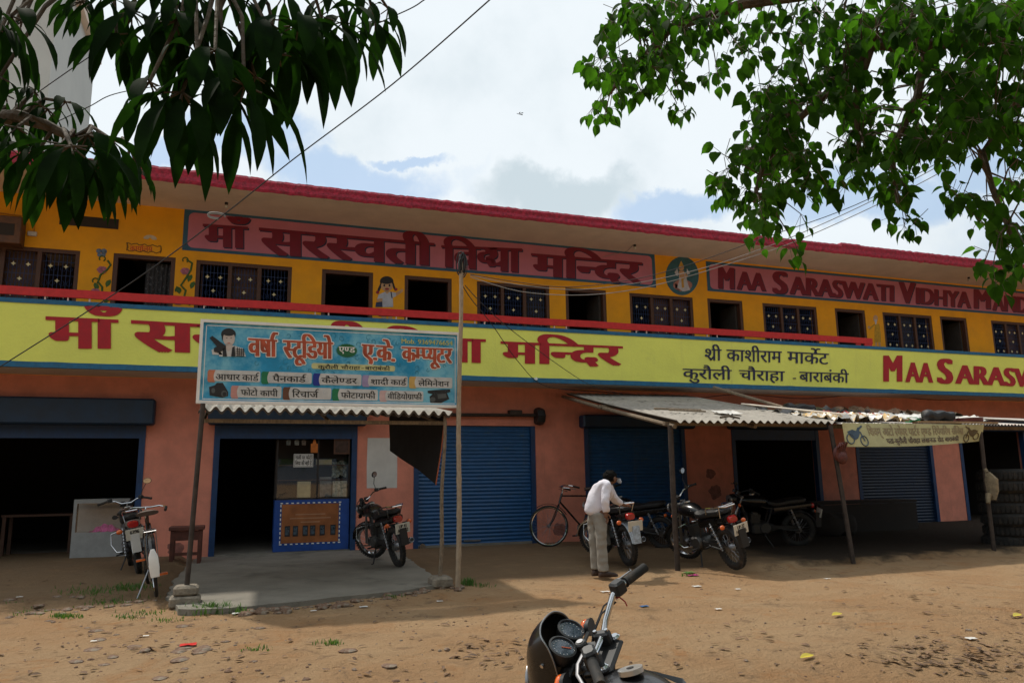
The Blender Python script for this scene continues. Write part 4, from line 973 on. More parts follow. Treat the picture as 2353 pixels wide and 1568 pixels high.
# second awning: tin sheets loaded with junk
AT = thing('tin_awning', 'old tin sheet awning loaded with junk at the right end of the shops', 'awning', (11.3, -5.5, 0))
def tz(y): return 2.10+(2.78-2.10)*(y+5.5)/5.5
for k, (xa, xb) in enumerate(((8.97, 10.3), (10.25, 11.6), (11.55, 13.2), (13.15, 15.2))):
    b = MB(); corrugated(b, xa, xb, -5.52+.1*(k == 1)-.12*(k == 3), tz(-5.5)+.005*k+.05*(k == 3), -.2, tz(-.2)+.005*k+.05*(k == 3), .075, .011, ny=10); b.build('sheet', [m_tin, m_tin, m_edge], AT)
b = MB(); b.box(9.0, 15, -5.3, -5.24, tz(-5.3)-.09, tz(-5.3)-.03); b.box(9.0, 15, -2.7, -2.64, tz(-2.7)-.09, tz(-2.7)-.03); b.build('rafter', m_stick, AT)
def on_tin(x, y, h=.02): return Vector((x, y, tz(y)+.012+h))
m_foil = mat('printed_foil', (.60, .40, .16), .3, var=.4, scale=5, col2=(.62, .60, .56), c2=(.45, .5), c2scale=7)
m_redfoil = mat('red_banner_plastic', (.40, .035, .03), .35, var=.3, scale=5, col2=(.66, .50, .38), c2=(.60, .64), c2scale=5)
zt_ = lambda x, y: tz(y)+.02
rag(8.95, 10.6, -5.45, -4.1, zt_, .11, m_foil, 'printed_sheet', 'crumpled shiny yellow and white printed plastic sheet on the tin awning', 'plastic sheet', 34, 22, 2)
rag(9.9, 11.2, -4.5, -3.1, zt_, .10, m_redfoil, 'printed_sheet', 'crumpled red printed plastic banner lying on the tin awning', 'plastic sheet', 26, 18, 5)
rag(11.0, 11.8, -4.7, -3.7, zt_, .10, m_white, 'plastic_sheet', 'white plastic sheet lying beside the red banner on the tin awning', 'plastic sheet', 14, 12, 8)
rag(8.9, 9.9, -4.2, -2.4, zt_, .14, mat('grey_black_plastic', (.05, .05, .05), .35, var=.5, scale=8), 'plastic_sheet', 'dark crumpled plastic sheet at the left end of the tin awning', 'plastic sheet', 16, 14, 11)
b = MB(); b.tube([(8.62, -3.5, az(-3.5)+.12), (9.35, -5.0, tz(-5.0)+.14), (9.55, -5.3, tz(-5.3)+.12)], .032, 8, flat=.5); solo(b, 'pale_batten', mat('pale_plastic_tube', (.66, .58, .48), .4), 'long pale batten lying across the junk where the two awnings meet', 'batten')
litterstick((8.95, -2.2, 3.05), (9.2, -3.9, tz(-3.9)+.2), .03, m_stick, 'brown pole poking up behind the pale batten', 'pole', 'loose_pole')
def hold_all(p, L_, r_, m, name, label, cat):
    b = MB(); secs = []
    for i in range(13):
        t = i/12; s_ = (1-abs(2*t-1)**4)**.5*.9+.1
        secs.append((p+Vector((L_*t, .05*math.sin(t*3), r_*.9+.02*math.sin(t*14))), (0, r_*s_*1.2, 0), (0, 0, r_*s_*(.9+.1*math.sin(t*9)))))
    b.loft(secs, 12, 2.6); return solo(b, name, m, label, cat, smooth=True)
hold_all(on_tin(11.05, -5.2), .70, .11, m_seat, 'discarded_cushion', 'old black padded motorcycle seat lying on the edge of the tin awning', 'seat')
hold_all(on_tin(10.05, -2.9), .75, .13, m_blackpl, 'black_bag', 'black bundled bag on the back of the tin awning', 'bag')
hold_all(on_tin(9.2, -2.6), .7, .10, m_rubber, 'black_bag', 'flat dark sack lying behind the red banner', 'bag')
b = MB(); b.lathe([(.21, .0), (.23, .0), (.235, .09), (.215, .09)], tuple(on_tin(12.0, -5.25, .0)), 'Z', 28); solo(b, 'metal_ring', mat('dark_red_ring', (.10, .02, .018), .5), 'dark red round drum rim lying on the front edge of the tin awning', 'ring', smooth=True)
b = MB(); b.box(10.6, 12.4, -5.50, -5.36, tz(-5.4)+.012, tz(-5.4)+.045); solo(b, 'wooden_plank', mat('raw_plank', (.34, .21, .11), .7, var=.2, scale=6), 'raw wooden plank along the front edge of the tin awning under the black seat', 'plank')
b = MB(); b.lathe([(.0, -.0), (.06, 0), (.065, .2), (.03, .24), (.03, .27), (0, .27)], tuple(on_tin(11.0, -4.9)), 'X', 14, closed=False); solo(b, 'plastic_bottle', mat('green_plastic', (.03, .22, .08), .25), 'green plastic bottle lying beside the black seat on the awning', 'bottle', smooth=True)
def tyre(mb, c, R_, r_, axis='Z', n=30): mb.lathe([(R_+r_*math.cos(a), r_*math.sin(a)*1.15) for a in [2*math.pi*i/10 for i in range(10)]], c, axis, n)
b = MB(); tyre(b, tuple(on_tin(9.75, -2.1, .04)), .27, .045); solo(b, 'old_tyre', m_rubber, 'old motorcycle tyre lying flat at the back of the tin awning', 'tyre', smooth=True)
litterstick(on_tin(10.9, -2.2, .03), on_tin(14.5, -2.6, .03), .02, m_iron, 'long thin iron rod lying along the back of the tin awning', 'rod', 'iron_rod')
litterstick(on_tin(11.8, -3.2, .03), on_tin(14.8, -3.9, .03), .018, m_stick, 'long brown stick lying on the bare white tin sheet', 'stick')
rag(11.7, 13.0, -4.9, -3.2, zt_, .10, m_paper, 'plastic_sheet', 'off white plastic sheet spread right of the drum rim on the tin awning', 'plastic sheet', 18, 16, 31)
rag(12.3, 13.4, -3.0, -1.4, zt_, .16, mat('brown_sacking', (.20, .12, .07), .9, var=.4, scale=8), 'old_sacking', 'brown heap of sacking at the back right of the tin awning', 'sacking', 16, 14, 37)
rag(10.9, 12.0, -3.2, -1.8, zt_, .15, mat('grey_black_plastic', (.05, .05, .05), .35, var=.5, scale=8), 'plastic_sheet', 'black crumpled plastic behind the white sheet on the tin awning', 'plastic sheet', 16, 12, 41)
rag(13.0, 14.2, -3.4, -1.9, zt_, .12, m_stick, 'dry_twigs', 'brown tangle of dry twigs at the far right of the tin awning', 'twigs', 14, 10, 15)
# posts under the right awnings
pole('awning_post', [(6.07, -5.19, -.05), (6.06, -5.19, 1.1), (6.05, -5.22, 2.06)], .04, m_iron, 'dark iron post under the left corner of the cement sheet awning', 'post')
pole('awning_post', [(8.93, -5.54, -.03), (8.87, -5.5, 1.0), (8.80, -5.45, 2.07)], .035, m_iron, 'leaning iron post at the left end of the yellow banner', 'post')
pole('awning_post', [(11.93, -5.5, -.03), (11.93, -5.5, 1.0), (11.95, -5.5, 2.1)], .035, m_iron, 'dark post at the right end of the yellow banner', 'post')
b = MB(); c_ = Vector((8.84, -5.56, 1.62)); b.lathe([(.04, -.03), (.11, -.035), (.13, 0), (.11, .035), (.04, .03)], tuple(c_), 'Y', 18)
for k in range(5): b.tube([c_+Vector((.03*k-.06, -.02, .02)), c_+Vector((.05*k-.08, -.05, .10+.02*k)), c_+Vector((.02*k, -.03, .17))], .014, 5)
b.ball(c_+Vector((.02, -.02, -.06)), .10, .05, .10, 10); solo(b, 'hanging_parts', mat('rust_red_parts', (.10, .022, .015), .6, var=.4, scale=20), 'rust red spare parts hung on the leaning post under the yellow banner', 'spare parts', smooth=True)
b = MB(); b.tube([(11.93, -5.55, 1.30), (11.95, -5.58, 1.18), (11.95, -5.58, 1.0), (11.93, -5.58, .85)], [.05, .13, .12, .07], 9, flat=.5); b.tube([(11.93, -5.55, 1.30), (11.93, -5.52, 1.36)], .03, 6); b.tube([(11.87, -5.58, .95), (11.80, -5.6, .80)], [.05, .03], 6); solo(b, 'hanging_cloth', mat('dull_beige_cloth', (.24, .19, .12), .9, var=.3, scale=12, bump=.5, bscale=20), 'dull beige cloth tied to the dark post at the right', 'cloth', smooth=True)
# yellow cloth banner of the repair shop
BN = thing('cloth_banner', 'pale yellow cloth banner of a motor spares shop tied under the tin awning', 'banner', (10.4, -5.56, 1.75))
YN = -5.57
def bnz(t, v): return (2.10+.0*t)*(1-v)+v*(1.73+.10*t**1.6-.02*math.sin(math.pi*t))
def bn(t, v, o=0.): return Vector((8.93+3.04*t+.03*v*(1-t), YN-.06*v*math.sin(t*5)-.03*math.sin(t*11)*v-o, bnz(t, v)))
b = MB(); vs = [bn(i/40, j/6) for i in range(41) for j in range(7)]; vs += [v+Vector((0, .006, 0)) for v in vs]
b.add(vs, [[i*7+j, i*7+j+1, (i+1)*7+j+1, (i+1)*7+j] for i in range(40) for j in range(6)]+[[287+i*7+j, 287+(i+1)*7+j, 287+(i+1)*7+j+1, 287+i*7+j+1] for i in range(40) for j in range(6)])
bcl = b.build('cloth', mat('pale_yellow_cloth', (.50, .48, .26), .85, var=.15, scale=2, col2=(.38, .34, .18), c2=(.5, .75), c2scale=1.5), BN, True)
def bwrite(t, t0, t1, v0, v1, m, nm, bold):
    mb = MB(); V, F, W = shape(t)
    for ib in range(3):
        vs = []
        for x, y in V: u = t0+(t1-t0)*(x+bold*ib/2)/W; v = v1+(v0-v1)*(y/.622); vs.append(bn(u, v, .005+.0006*ib))
        mb.add(vs, F)
    return mb.build(nm, m, bcl)
bwrite('िशवम् आटो <सपेयर पाट^<स ए<णड िरपेयिरंग स^िवस', .15, .84, .20, .52, mat('faded_brown_print', (.33, .26, .16), .8), 'shop_lettering', .05)
bwrite('पता-कुरौली चौराहा लखनऊ रोड बाराबंकी', .26, .80, .66, .86, mat('dark_brown_print', (.13, .095, .08), .8), 'address_lettering', .06)
for t0, s_, mm, nmm in ((.07, 1, mat('blue_grey_print', (.07, .11, .16), .8), 'printed_motorbike'), (.91, -1, mat('brown_print', (.12, .085, .04), .8), 'printed_motorbike')):
    b = MB()
    def bp(x, y): return bn(t0+s_*x/3.04, .5-y/.36, .006)
    for cx, cy in ((-.11, -.06), (.13, -.09)):
        b.tube([bp(cx+.065*math.cos(R(a)), cy+.075*math.sin(R(a))) for a in range(0, 361, 20)], .009, 4)
    for k, pl in enumerate(([(-.15, .05), (-.05, .08), (.02, .06), (.06, .11), (.09, .12), (.08, .02), (.03, -.05), (-.04, -.08), (-.10, -.03)], [(.06, .10), (.15, .15), (.16, .13), (.09, .08)], [(.08, .05), (.10, .05), (.15, -.09), (.13, -.1)])):
        b.add([bp(x, y)+Vector((0, -.001*k, 0)) for x, y in pl], [list(range(len(pl)))])
    b.build(nmm, mm, bcl)
# dark junk under the tin awning: tyre stack, workbench, sheets
WB = thing('work_bench', 'dark low repair bench before the closed shutter under the tin awning', 'bench', (13.2, -1.2, 0))
b = MB(); b.box(11.8, 14.6, -1.6, -.9, .66, .72); b.build('bench_top', m_dark, WB); b = MB(); b.box(11.85, 14.55, -1.62, -1.56, .02, .655); b.build('front_panel', m_dark, WB)
for x in (11.9, 14.5):
    b = MB(); b.box(x-.04, x+.04, -1.0, -.92, .02, .659); b.build('leg', m_dark, WB)
for k in range(7):
    b = MB(); tyre(b, (13.05+.03*math.sin(k*2.1), -5.0+.03*math.cos(k*1.7), .10+.19*k), .36, .105)
    for i in range(40):
        a = 2*math.pi*i/40; c = Vector((13.05+.03*math.sin(k*2.1)+.462*math.cos(a), -5.0+.03*math.cos(k*1.7)+.462*math.sin(a), .10+.19*k)); b.box(-.008, .008, -.022, .022, -.06, .06, Matrix.Translation(c) @ Matrix.Rotation(a, 4, 'Z'))
    solo(b, 'old_tyre', m_rubber, ('lowest', 'second lowest', 'third from the bottom', 'middle', 'third from the top', 'second highest', 'topmost')[k]+' big tyre of the stack at the right edge of the picture', 'tyre', 'big tyres stacked at the right edge', smooth=True)
SK = MB(); pz = 0
hold_all(Vector((11.3, -2.2, .03)), .8, .28, m_dark, 'dark_sack', 'dark bulging sack under the tin awning beside the bench', 'sack')

# ------------------------------------------------------------------ motorcycles
def moto(label, loc, heading, lean=9, steer=0, tank=m_black, panel_=m_black, plate=None, mirrors=(1, 1), group='motorcycles parked before the shops', front=False, rack=True, guard=m_blackpl, alloy=False, mudf=None, bag=False, sl=1.0, dim=False):
    m_ch = m_blackpl if dim else m_chrome  # dim paints the chrome black for bikes standing in shade
    rt_ = thing('motorcycle', label, 'motorcycle', loc, (R(-lean), 0, R(heading)), group, world=False); rt_.scale = (sl, sl, sl)
    H = Vector((.44, 0, .93)); axis = Vector((-.44, 0, 1)).normalized()                # steering head and axis
    FT = Matrix.Translation(H) @ Matrix.Rotation(R(steer), 4, axis) @ Matrix.Translation(-H)
    def MF(): q = MB(); q.T = FT; return q
    def wheel(nm, cx, T, w_):
        q = MB(); q.T = T; Rw, tr = .30, w_
        q.lathe([(Rw-tr+tr*math.cos(a)*1.0, tr*.92*math.sin(a)) for a in [2*math.pi*i/12 for i in range(12)]], (cx, 0, .30), 'Y', 36)
        for i in range(44):                                  # tread blocks
            a = 2*math.pi*i/44
            for s_ in (-1, 1):
                c = Vector((cx+(.299)*math.cos(a), s_*.018, .30+.299*math.sin(a))); q.box(-.006, .006, -.012, .012, -.014, .014, Matrix.Translation(c) @ Matrix.Rotation(-a, 4, 'Y'))
        wo = q.build(nm, m_rubber, rt_, True)
        q = MB(); q.T = T; q.lathe([(.222, -.03), (.232, -.032), (.222, -.012), (.215, 0), (.222, .012), (.232, .032), (.222, .03), (.205, 0)], (cx, 0, .30), 'Y', 32); q.build('rim', m_black if alloy else m_ch, wo, True)
        q = MB(); q.T = T
        q.lathe([(0, -.05), (.055, -.05), (.06, -.02), (.06, .02), (.055, .05), (0, .05)], (cx, 0, .30), 'Y', 16, closed=False)
        if alloy:
            for i in range(6):
                a = i*math.pi/3; q.box(.03, .215, -.014, .014, -.016, .016, Matrix.Translation((cx, 0, .30)) @ Matrix.Rotation(a, 4, 'Y'))
        else:
            for i in range(28):
                a = 2*math.pi*i/28; s_ = 1 if i % 2 else -1; a2 = a+.5*(1 if (i//2) % 2 else -1)
                q.tube([(cx+.05*math.cos(a2), s_*.03, .30+.05*math.sin(a2)), (cx+.212*math.cos(a), 0, .30+.212*math.sin(a))], .0022, 4)
        q.build('hub', m_black if alloy else m_steel, wo, True)
    wheel('front_wheel', .64, FT, .042); wheel('rear_wheel', -.62, None, .048)
    q = MF()
    for s_ in (-1, 1):
        q.tube([(.395, s_*.085, .925), (.50, s_*.085, .68)], .017, 8); q.tube([(.50, s_*.085, .68), (.655, s_*.085, .30)], .024, 8)
    q.box(.38, .46, -.10, .10, .90, .924); q.box(.43, .52, -.11, .11, .76, .79); q.build('fork', m_blackpl if front else m_steel, rt_, True)
    q = MF(); q.lathe([(.315, -.055), (.33, -.045), (.335, 0), (.33, .045), (.315, .055), (.322, 0)], (.64, 0, .30), 'Y', 20, True, R(15), R(165))
    for s_ in (-1, 1): q.tube([(.64, s_*.06, .60), (.64, s_*.075, .33)], .006, 5)
    q.build('front_mudguard', mudf or tank, rt_, True)
    q = MB(); q.tube([(.44, 0, .90), (.40, 0, .80), (.32, 0, .55), (.25, 0, .30)], .025, 8)
    for s_ in (-1, 1):
        q.tube([(.40, s_*.03, .84), (-.05, s_*.07, .70), (-.75, s_*.09, .70)], .017, 6); q.tube([(.25, s_*.05, .30), (.0, s_*.10, .27), (-.18, s_*.1, .34)], .018, 6)
        q.tube([(-.05, s_*.08, .42), (-.30, s_*.10, .33), (-.62, s_*.115, .30)], .018, 8)
        q.tube([(-.05, s_*.08, .42), (-.14, s_*.08, .70)], .016, 6)
    q.build('frame', m_blackpl, rt_, True)
    for s_ in (-1, 1):
        q = MB(); pts = []
        for i in range(67):
            t = i/66; p = Vector((-.62, s_*.135, .32)).lerp(Vector((-.46, s_*.125, .66)), t); a = t*2*math.pi*8
            pts.append(p+Vector((.024*math.cos(a), .024*math.sin(a), 0)))
        q.tube(pts, .006, 4); q.tube([(-.62, s_*.135, .30), (-.46, s_*.125, .68)], .014, 6); q.build('shock_absorber', m_steel, rt_, True)
    # tank and seat
    q = MB(); secs = []
    for t in [i/12 for i in range(13)]:
        x = .40-.50*t; wv_ = .155*(math.sin(math.pi*(.12+.80*t)))**.6*(1-.25*t); hz_ = .105*(math.sin(math.pi*(.10+.82*t)))**.55
        secs.append(((x, 0, .835-.045*t+.01*math.sin(t*3)), (0, wv_, 0), (0, 0, hz_)))
    q.loft(secs, 20, 2.4); tk = q.build('fuel_tank', tank, rt_, True)
    q = MB(); q.disc((.19, 0, .944), .048, (.14, 0, 1), 24, .018); fc_ = q.build('filler_cap', mat('satin_aluminium', (.60, .59, .57), .3, .8), tk, True)
    if front: q = MB(); q.disc((.191, 0, .954), .014, (.14, 0, 1), 16, .003); q.build('cap_lock', m_blackpl, fc_, True)
    if front:
        for s_ in (-1, 1):
            q = MB(); q.add([(.30, s_*.137, .88), (.10, s_*.158, .885), (-.02, s_*.135, .84), (.12, s_*.16, .855)], [(0, 1, 2, 3)]); q.build('tank_decal', mat('silver_decal', (.35, .38, .40), .3, .3), tk)
    q = MB(); secs = []
    for t in [i/14 for i in range(15)]:
        x = -.04-.72*t; e = min(1, t*8+.35, (1-t)*8+.45)
        secs.append(((x, 0, .80-.03*math.sin(math.pi*min(1, t*2))+.035*max(0, t-.45)/.55), (0, (.115+.03*math.sin(math.pi*t))*e, 0), (0, 0, .05*e)))
    q.loft(secs, 14, 3.2); q.build('seat', m_seat, rt_, True)
    q = MB(); secs = []
    for t in [i/10 for i in range(11)]:
        x = -.16-.68*t; secs.append(((x, 0, .66+.085*t), (0, .13-.035*t, 0), (0, 0, .085-.035*t)))
    q.loft(secs, 14, 3); q.build('side_panel', panel_, rt_, True)
    # engine, exhaust
    q = MB(); q.box(-.05, .22, -.12, .12, .24, .44, c=.03); q.lathe([(0, -.15), (.085, -.15), (.10, -.12), (.10, .12), (.085, .15), (0, .15)], (.0, 0, .36), 'Y', 18, closed=False)
    for k in range(7): q.box(.08-.01*k*.3, .24, -.085, .085, .445+.022*k, .458+.022*k)
    q.box(.11, .20, -.06, .06, .44, .62); q.build('engine', m_engine, rt_, True)
    q = MB(); q.tube([(.20, -.05, .50), (.30, -.06, .42), (.28, -.10, .26), (.10, -.14, .20), (-.15, -.155, .22), (-.28, -.16, .26)], .018, 8)
    q.tube([(-.26, -.16, .255), (-.34, -.165, .275), (-.80, -.185, .37), (-.83, -.185, .376)], [.022, .042, .046, .036], 14); q.build('exhaust', m_ch if not front else m_blackpl, rt_, True)
    q = MB(); q.disc((-.835, -.185, .377), .03, (1, 0, -.2), 14, .01); q.build('exhaust_tip', m_blackpl, rt_, True)
    # rear: mudguard, lamp, plate, indicators, rack
    q = MB(); q.lathe([(.325, -.06), (.34, -.05), (.345, 0), (.34, .05), (.325, .06), (.332, 0)], (-.62, 0, .30), 'Y', 20, True, R(70), R(168)); q.box(-.99, -.90, -.055, .055, .35, .60, Matrix.Translation((-.03, 0, .0))); q.build('rear_mudguard', guard, rt_, True)
    q = MB(); q.loft([((-.80, 0, .735), (0, .06, 0), (0, 0, .045)), ((-.87, 0, .73), (0, .075, 0), (0, 0, .05)), ((-.90, 0, .725), (0, .06, 0), (0, 0, .04))], 14, 3.); q.build('tail_light', m_tail, rt_, True)
    PT = Matrix.Translation((-1.005, 0, .60)) @ Matrix.Rotation(R(-12), 4, 'Y')
    q = MB(); q.T = PT; q.box(-.004, .004, -.115, .115, -.075, .075); npl = q.build('number_plate', m_plate, rt_)
    if plate:
        q = MB()
        for r_, tx in enumerate([t for t in plate if t]):
            hw = .085 if len(tx) > 5 else .06; zb = .008-.062*r_
            qd = [PT @ Vector((-.004, hw, zb)), PT @ Vector((-.004, -hw, zb)), PT @ Vector((-.004, hw, zb+.05)), PT @ Vector((-.004, -hw, zb+.05))]
            write(q, tx, qd, bold=.12, head=.7, off=.001, dirn=(-1, 0, 0), lat=True)
        q.build('plate_lettering', m_platetx, npl)
    if guard is not m_blackpl or not front:
        q = MB(); q.box(-.99, -.98, -.05, .05, .37, .50); q.build('reflector_flap', guard, rt_)
    for xx, zz, T, nm in ((-.84, .66, None, 'indicator'), (.50, .97 if front else .80, FT, 'indicator')):
        for s_ in (-1, 1):
            q = MB(); q.T = T; q.tube([(xx, s_*.07, zz), (xx, s_*.15, zz)], .009, 6)
            q.loft([((xx+.035, s_*.175, zz), (0, .012, 0), (0, 0, .012)), ((xx+.02, s_*.178, zz), (0, .036, 0), (0, 0, .03)), ((xx-.005, s_*.18, zz), (0, .042, 0), (0, 0, .034))], 12, 2.2); io = q.build(nm, m_blackpl, rt_, True)
            q = MB(); q.T = T; e = -1 if T is None else 1; x_ = xx-.006 if T is None else xx+.036
            q.ball((xx-.006 if T is None else xx+.02, s_*.18, zz), .024, .040, .033, 12); q.build('lens', m_amber, io, True)
    if rack:
        q = MB(); q.tube([(-.45, .13, .80), (-.50, .15, .90), (-.80, .13, .93), (-.90, .07, .92), (-.90, -.07, .92), (-.80, -.13, .93), (-.50, -.15, .90), (-.45, -.13, .80)], .012, 8)
        q.tube([(-.82, .12, .925), (-.82, -.12, .925)], .008, 6); q.tube([(-.80, .12, .92), (-.72, .09, .76)], .009, 6); q.tube([(-.80, -.12, .92), (-.72, -.09, .76)], .009, 6); q.build('grab_rail', m_ch, rt_, True)
    # foot pegs, stand, leg guard, chain cover
    q = MB(); q.tube([(.02, -.24, .28), (.02, .24, .28)], .013, 8); q.tube([(-.30, -.2, .33), (-.30, .2, .33)], .013, 8); q.tube([(.02, .10, .26), (-.10, .22, .05), (-.12, .26, -.0+.26*math.sin(R(lean)))], .011, 6); q.build('foot_peg', m_blackpl, rt_, True)
    q = MB(); q.box(-.62, -.02, .085, .11, .33, .40, c=.01); q.build('chain_cover', m_blackpl, rt_)
    q = MB()
    for s_ in (-1, 1): q.tube([(.30, s_*.04, .62), (.36, s_*.26, .58), (.36, s_*.28, .42), (.28, s_*.22, .30), (.22, s_*.05, .28)], .012, 8)
    q.build('leg_guard', m_ch, rt_, True)
    # headlight and bars
    if not front:
        q = MF(); q.ball((.55, 0, .86), .085, .10, .10, 16); q.build('headlight', tank, rt_, True)
        q = MF(); q.disc((.615, 0, .86), .082, (1, 0, -.1), 20, .03); q.build('headlight_lens', m_steel, rt_, True)
        q = MF()
        for s_ in (-1, 1): q.disc((.47, s_*.055, .99), .042, (-.5, 0, 1), 16, .05)
        q.build('instruments', m_blackpl, rt_, True)
        q = MF(); q.tube([(.26, .36, 1.03), (.32, .25, 1.06), (.38, .16, 1.05), (.42, .07, 1.0), (.42, -.07, 1.0), (.38, -.16, 1.05), (.32, -.25, 1.06), (.26, -.36, 1.03)], .011, 8); hb = q.build('handlebar', m_ch, rt_, True)
    else:
        q = MF(); q.tube([(.255, .375, 1.085), (.315, .26, 1.096), (.355, .20, 1.085), (.395, .13, 1.02), (.41, .09, .985), (.41, -.09, .985), (.395, -.13, 1.02), (.355, -.20, 1.085), (.315, -.26, 1.096), (.255, -.375, 1.085)], .0132, 14); hb = q.build('handlebar', m_ch, rt_, True)
    for s_ in (-1, 1):
        a, c = Vector((.26, s_*.37, 1.03)), Vector((.315, s_*.255, 1.06))
        if front: a, c = Vector((.253, s_*.38, 1.085)), Vector((.312, s_*.265, 1.096))
        q = MF(); gr_ = .019 if front else .0165; q.tube([a.lerp(c, i/28) for i in range(29)], [gr_+.0012*(i % 2) for i in range(28)]+[.023], 12); q.disc(tuple(a), .020, tuple(c-a), 12, .008); q.build('grip', m_rubber, hb, True)
        q = MF(); d_ = (c-a).normalized(); q.box(-.025, .028, -.03, .03, -.03, .028, Matrix.Translation(c+d_*.045) @ d_.to_track_quat('Y', 'Z').to_matrix().to_4x4(), c=.008); q.build('switch_box', m_blackpl, hb)
        q = MF(); q.tube([c+d_*.05+Vector((.025, 0, .005)), c+Vector((.06, 0, .0)), c.lerp(a, .4)+Vector((.075, 0, -.005)), a+Vector((.062, 0, -.0)), a+Vector((.07, 0, .004))], [.009, .008, .007, .006, .009], 8, flat=.6); q.build('lever', mat('grey_alloy', (.20, .20, .21), .5, .6) if front else m_blackpl, hb, True)
        if mirrors[0 if s_ > 0 else 1]:
            q = MF(); m0 = c+d_*.05; q.tube([m0, m0+Vector((.03, s_*.03, .10)), m0+Vector((.02, s_*.09, .20))], .006, 6); mo = q.build('mirror', m_blackpl, hb, True)
            q = MF(); cm = m0+Vector((.02, s_*.11, .235)); q.disc(tuple(cm), .045, (1, 0, .1), 18, .022, ry=.062); q.build('mirror_shell', m_blackpl, mo, True)
            q = MF(); q.disc(tuple(cm+Vector((-.013, 0, 0))), .040, (1, 0, .1), 18, .003, ry=.056); q.build('mirror_glass', m_ch, mo, True)
    if bag:
        q = MB(); secs = [((-.30+.02*math.sin(t*6), .21+.03*math.sin(math.pi*t), .74-.42*t), (.16+.03*math.sin(t*7), 0, 0), (0, .045+.05*math.sin(math.pi*t), 0)) for t in [i/10 for i in range(11)]]
        q.loft(secs, 14, 2.6); q.build('side_bag', mat('grey_brown_canvas', (.085, .075, .06), .9, var=.3, scale=9, bump=.6, bscale=14), rt_, True)
        q = MB(); q.tube([(-.40, .22, .70), (-.42, .12, .86), (-.40, 0, .87)], .012, 6, flat=.4); q.tube([(-.22, .22, .70), (-.20, .12, .85), (-.2, 0, .86)], .012, 6, flat=.4); q.build('bag_strap', m_leather, rt_, True)
    if front: front_cockpit(rt_, MF, hb)
    return rt_
def front_cockpit(rt_, MF, hb):
    # clamps, ignition, twin dials, bikini fairing with dark visor
    q = MF()
    for s_ in (-1, 1):
        q.box(.375, .445, s_*.075-.02, s_*.075+.02, .94, 1.005, c=.008)
    q.box(.34, .47, -.10, .10, .925, .950, c=.01); q.build('handlebar_clamp', m_blackpl, rt_)
    for s_ in (-1, 1):
        q = MF()
        for dx in (-.025, .025): q.lathe([(0, 0), (.008, 0), (.008, .008), (0, .008)], (.41+dx, s_*.075, 1.005), 'Z', 8, closed=False)
        q.build('clamp_bolts', m_chrome, rt_, True)
        q = MF(); q.lathe([(0, 0), (.02, 0), (.022, .012), (.014, .02), (0, .02)], (.37, s_*.095, .95), 'Z', 14, closed=False); q.build('fork_cap', m_chrome, rt_, True)
    q = MF(); q.lathe([(0, 0), (.024, 0), (.026, .03), (.020, .036), (0, .036)], (.475, .0, .985), 'Z', 18, closed=False); ig = q.build('ignition', m_blackpl, rt_, True)
    q = MF(); q.lathe([(0, 0), (.014, 0), (.014, .004), (0, .004)], (.475, .0, 1.021), 'Z', 16, closed=False); q.build('ignition_lock', m_steel, ig, True)
    dn = Vector((-.62, 0, .78)).normalized()
    for s_, nd in ((1, True), (-1, False)):
        c = Vector((.528, s_*.058, 1.04)); M = Matrix.Translation(c) @ dn.to_track_quat('Z', 'Y').to_matrix().to_4x4()
        q = MF(); qq = MB(); qq.lathe([(0, -.06), (.042, -.055), (.055, -.02), (.057, .010), (.049, .012), (.047, .004)], (0, 0, 0), 'Z', 28, closed=False); q.add([M @ v for v in qq.v], qq.f); dl = q.build('dial', m_blackpl, rt_, True)
        q = MF(); qq = MB(); qq.disc((0, 0, .003), .047, (0, 0, 1), 28, .003); q.add([M @ v for v in qq.v], qq.f); q.build('dial_face', mat('dial_face', (.035, .05, .07), .12, var=.25, scale=60, spec=.8, coat=.8), dl, True)  # blue grey of the face stands in for reflected sky
        if nd:
            q = MF(); qq = MB(); qq.box(-.0015, .0015, -.004, .036, .006, .008, Matrix.Rotation(R(205), 4, 'Z')); q.add([M @ v for v in qq.v], qq.f); q.build('needle', mat('orange_needle', (.55, .10, .02), .5), dl)
        q = MF(); qq = MB()
        for k in range(13):
            a = R(-140+280*k/12); qq.box(-.0008, .0008, .034, .039, .0055, .0062, Matrix.Rotation(a, 4, 'Z'))
        q.add([M @ v for v in qq.v], qq.f); q.build('dial_marks', m_pale, dl)
    q = MF(); q.box(.43, .57, -.09, .09, .93, .965, c=.012); q.build('dial_bracket', m_blackpl, rt_)
    # fairing shell: from the rim round the dials forward to the nose
    half = [(.600, 0, 1.132), (.592, .05, 1.130), (.578, .088, 1.118), (.556, .112, 1.085), (.548, .124, 1.03), (.552, .132, .96), (.556, .138, .88), (.560, .130, .80), (.575, .10, .755), (.585, .05, .745)]
    rim = [Vector((x, -y, z)) for x, y, z in half]+[Vector((.588, 0, .742))]+[Vector((x, y, z)) for x, y, z in half[:0:-1]]
    rim2 = []
    for i in range(len(rim)):
        p0, p1, p2, p3 = rim[i-1], rim[i], rim[(i+1) % len(rim)], rim[(i+2) % len(rim)]
        for k in range(4):
            t = k/4; rim2.append(.5*((2*p1)+(p2-p0)*t+(2*p0-5*p1+4*p2-p3)*t*t+(3*p1-p0-3*p2+p3)*t**3))
    n = len(rim2); m = 8; vs = []
    for j in range(m+1):
        t = j/m
        for i in range(n):
            p = rim2[i]; a = math.atan2(p.z-.90, p.y); nose = Vector((.735, .075*math.cos(a), .88+.08*math.sin(a))); q_ = p.lerp(nose, t)
            out_ = Vector((.3, math.cos(a), math.sin(a)*.7)).normalized(); vs.append(q_+out_*(.032*math.sin(math.pi*t)))
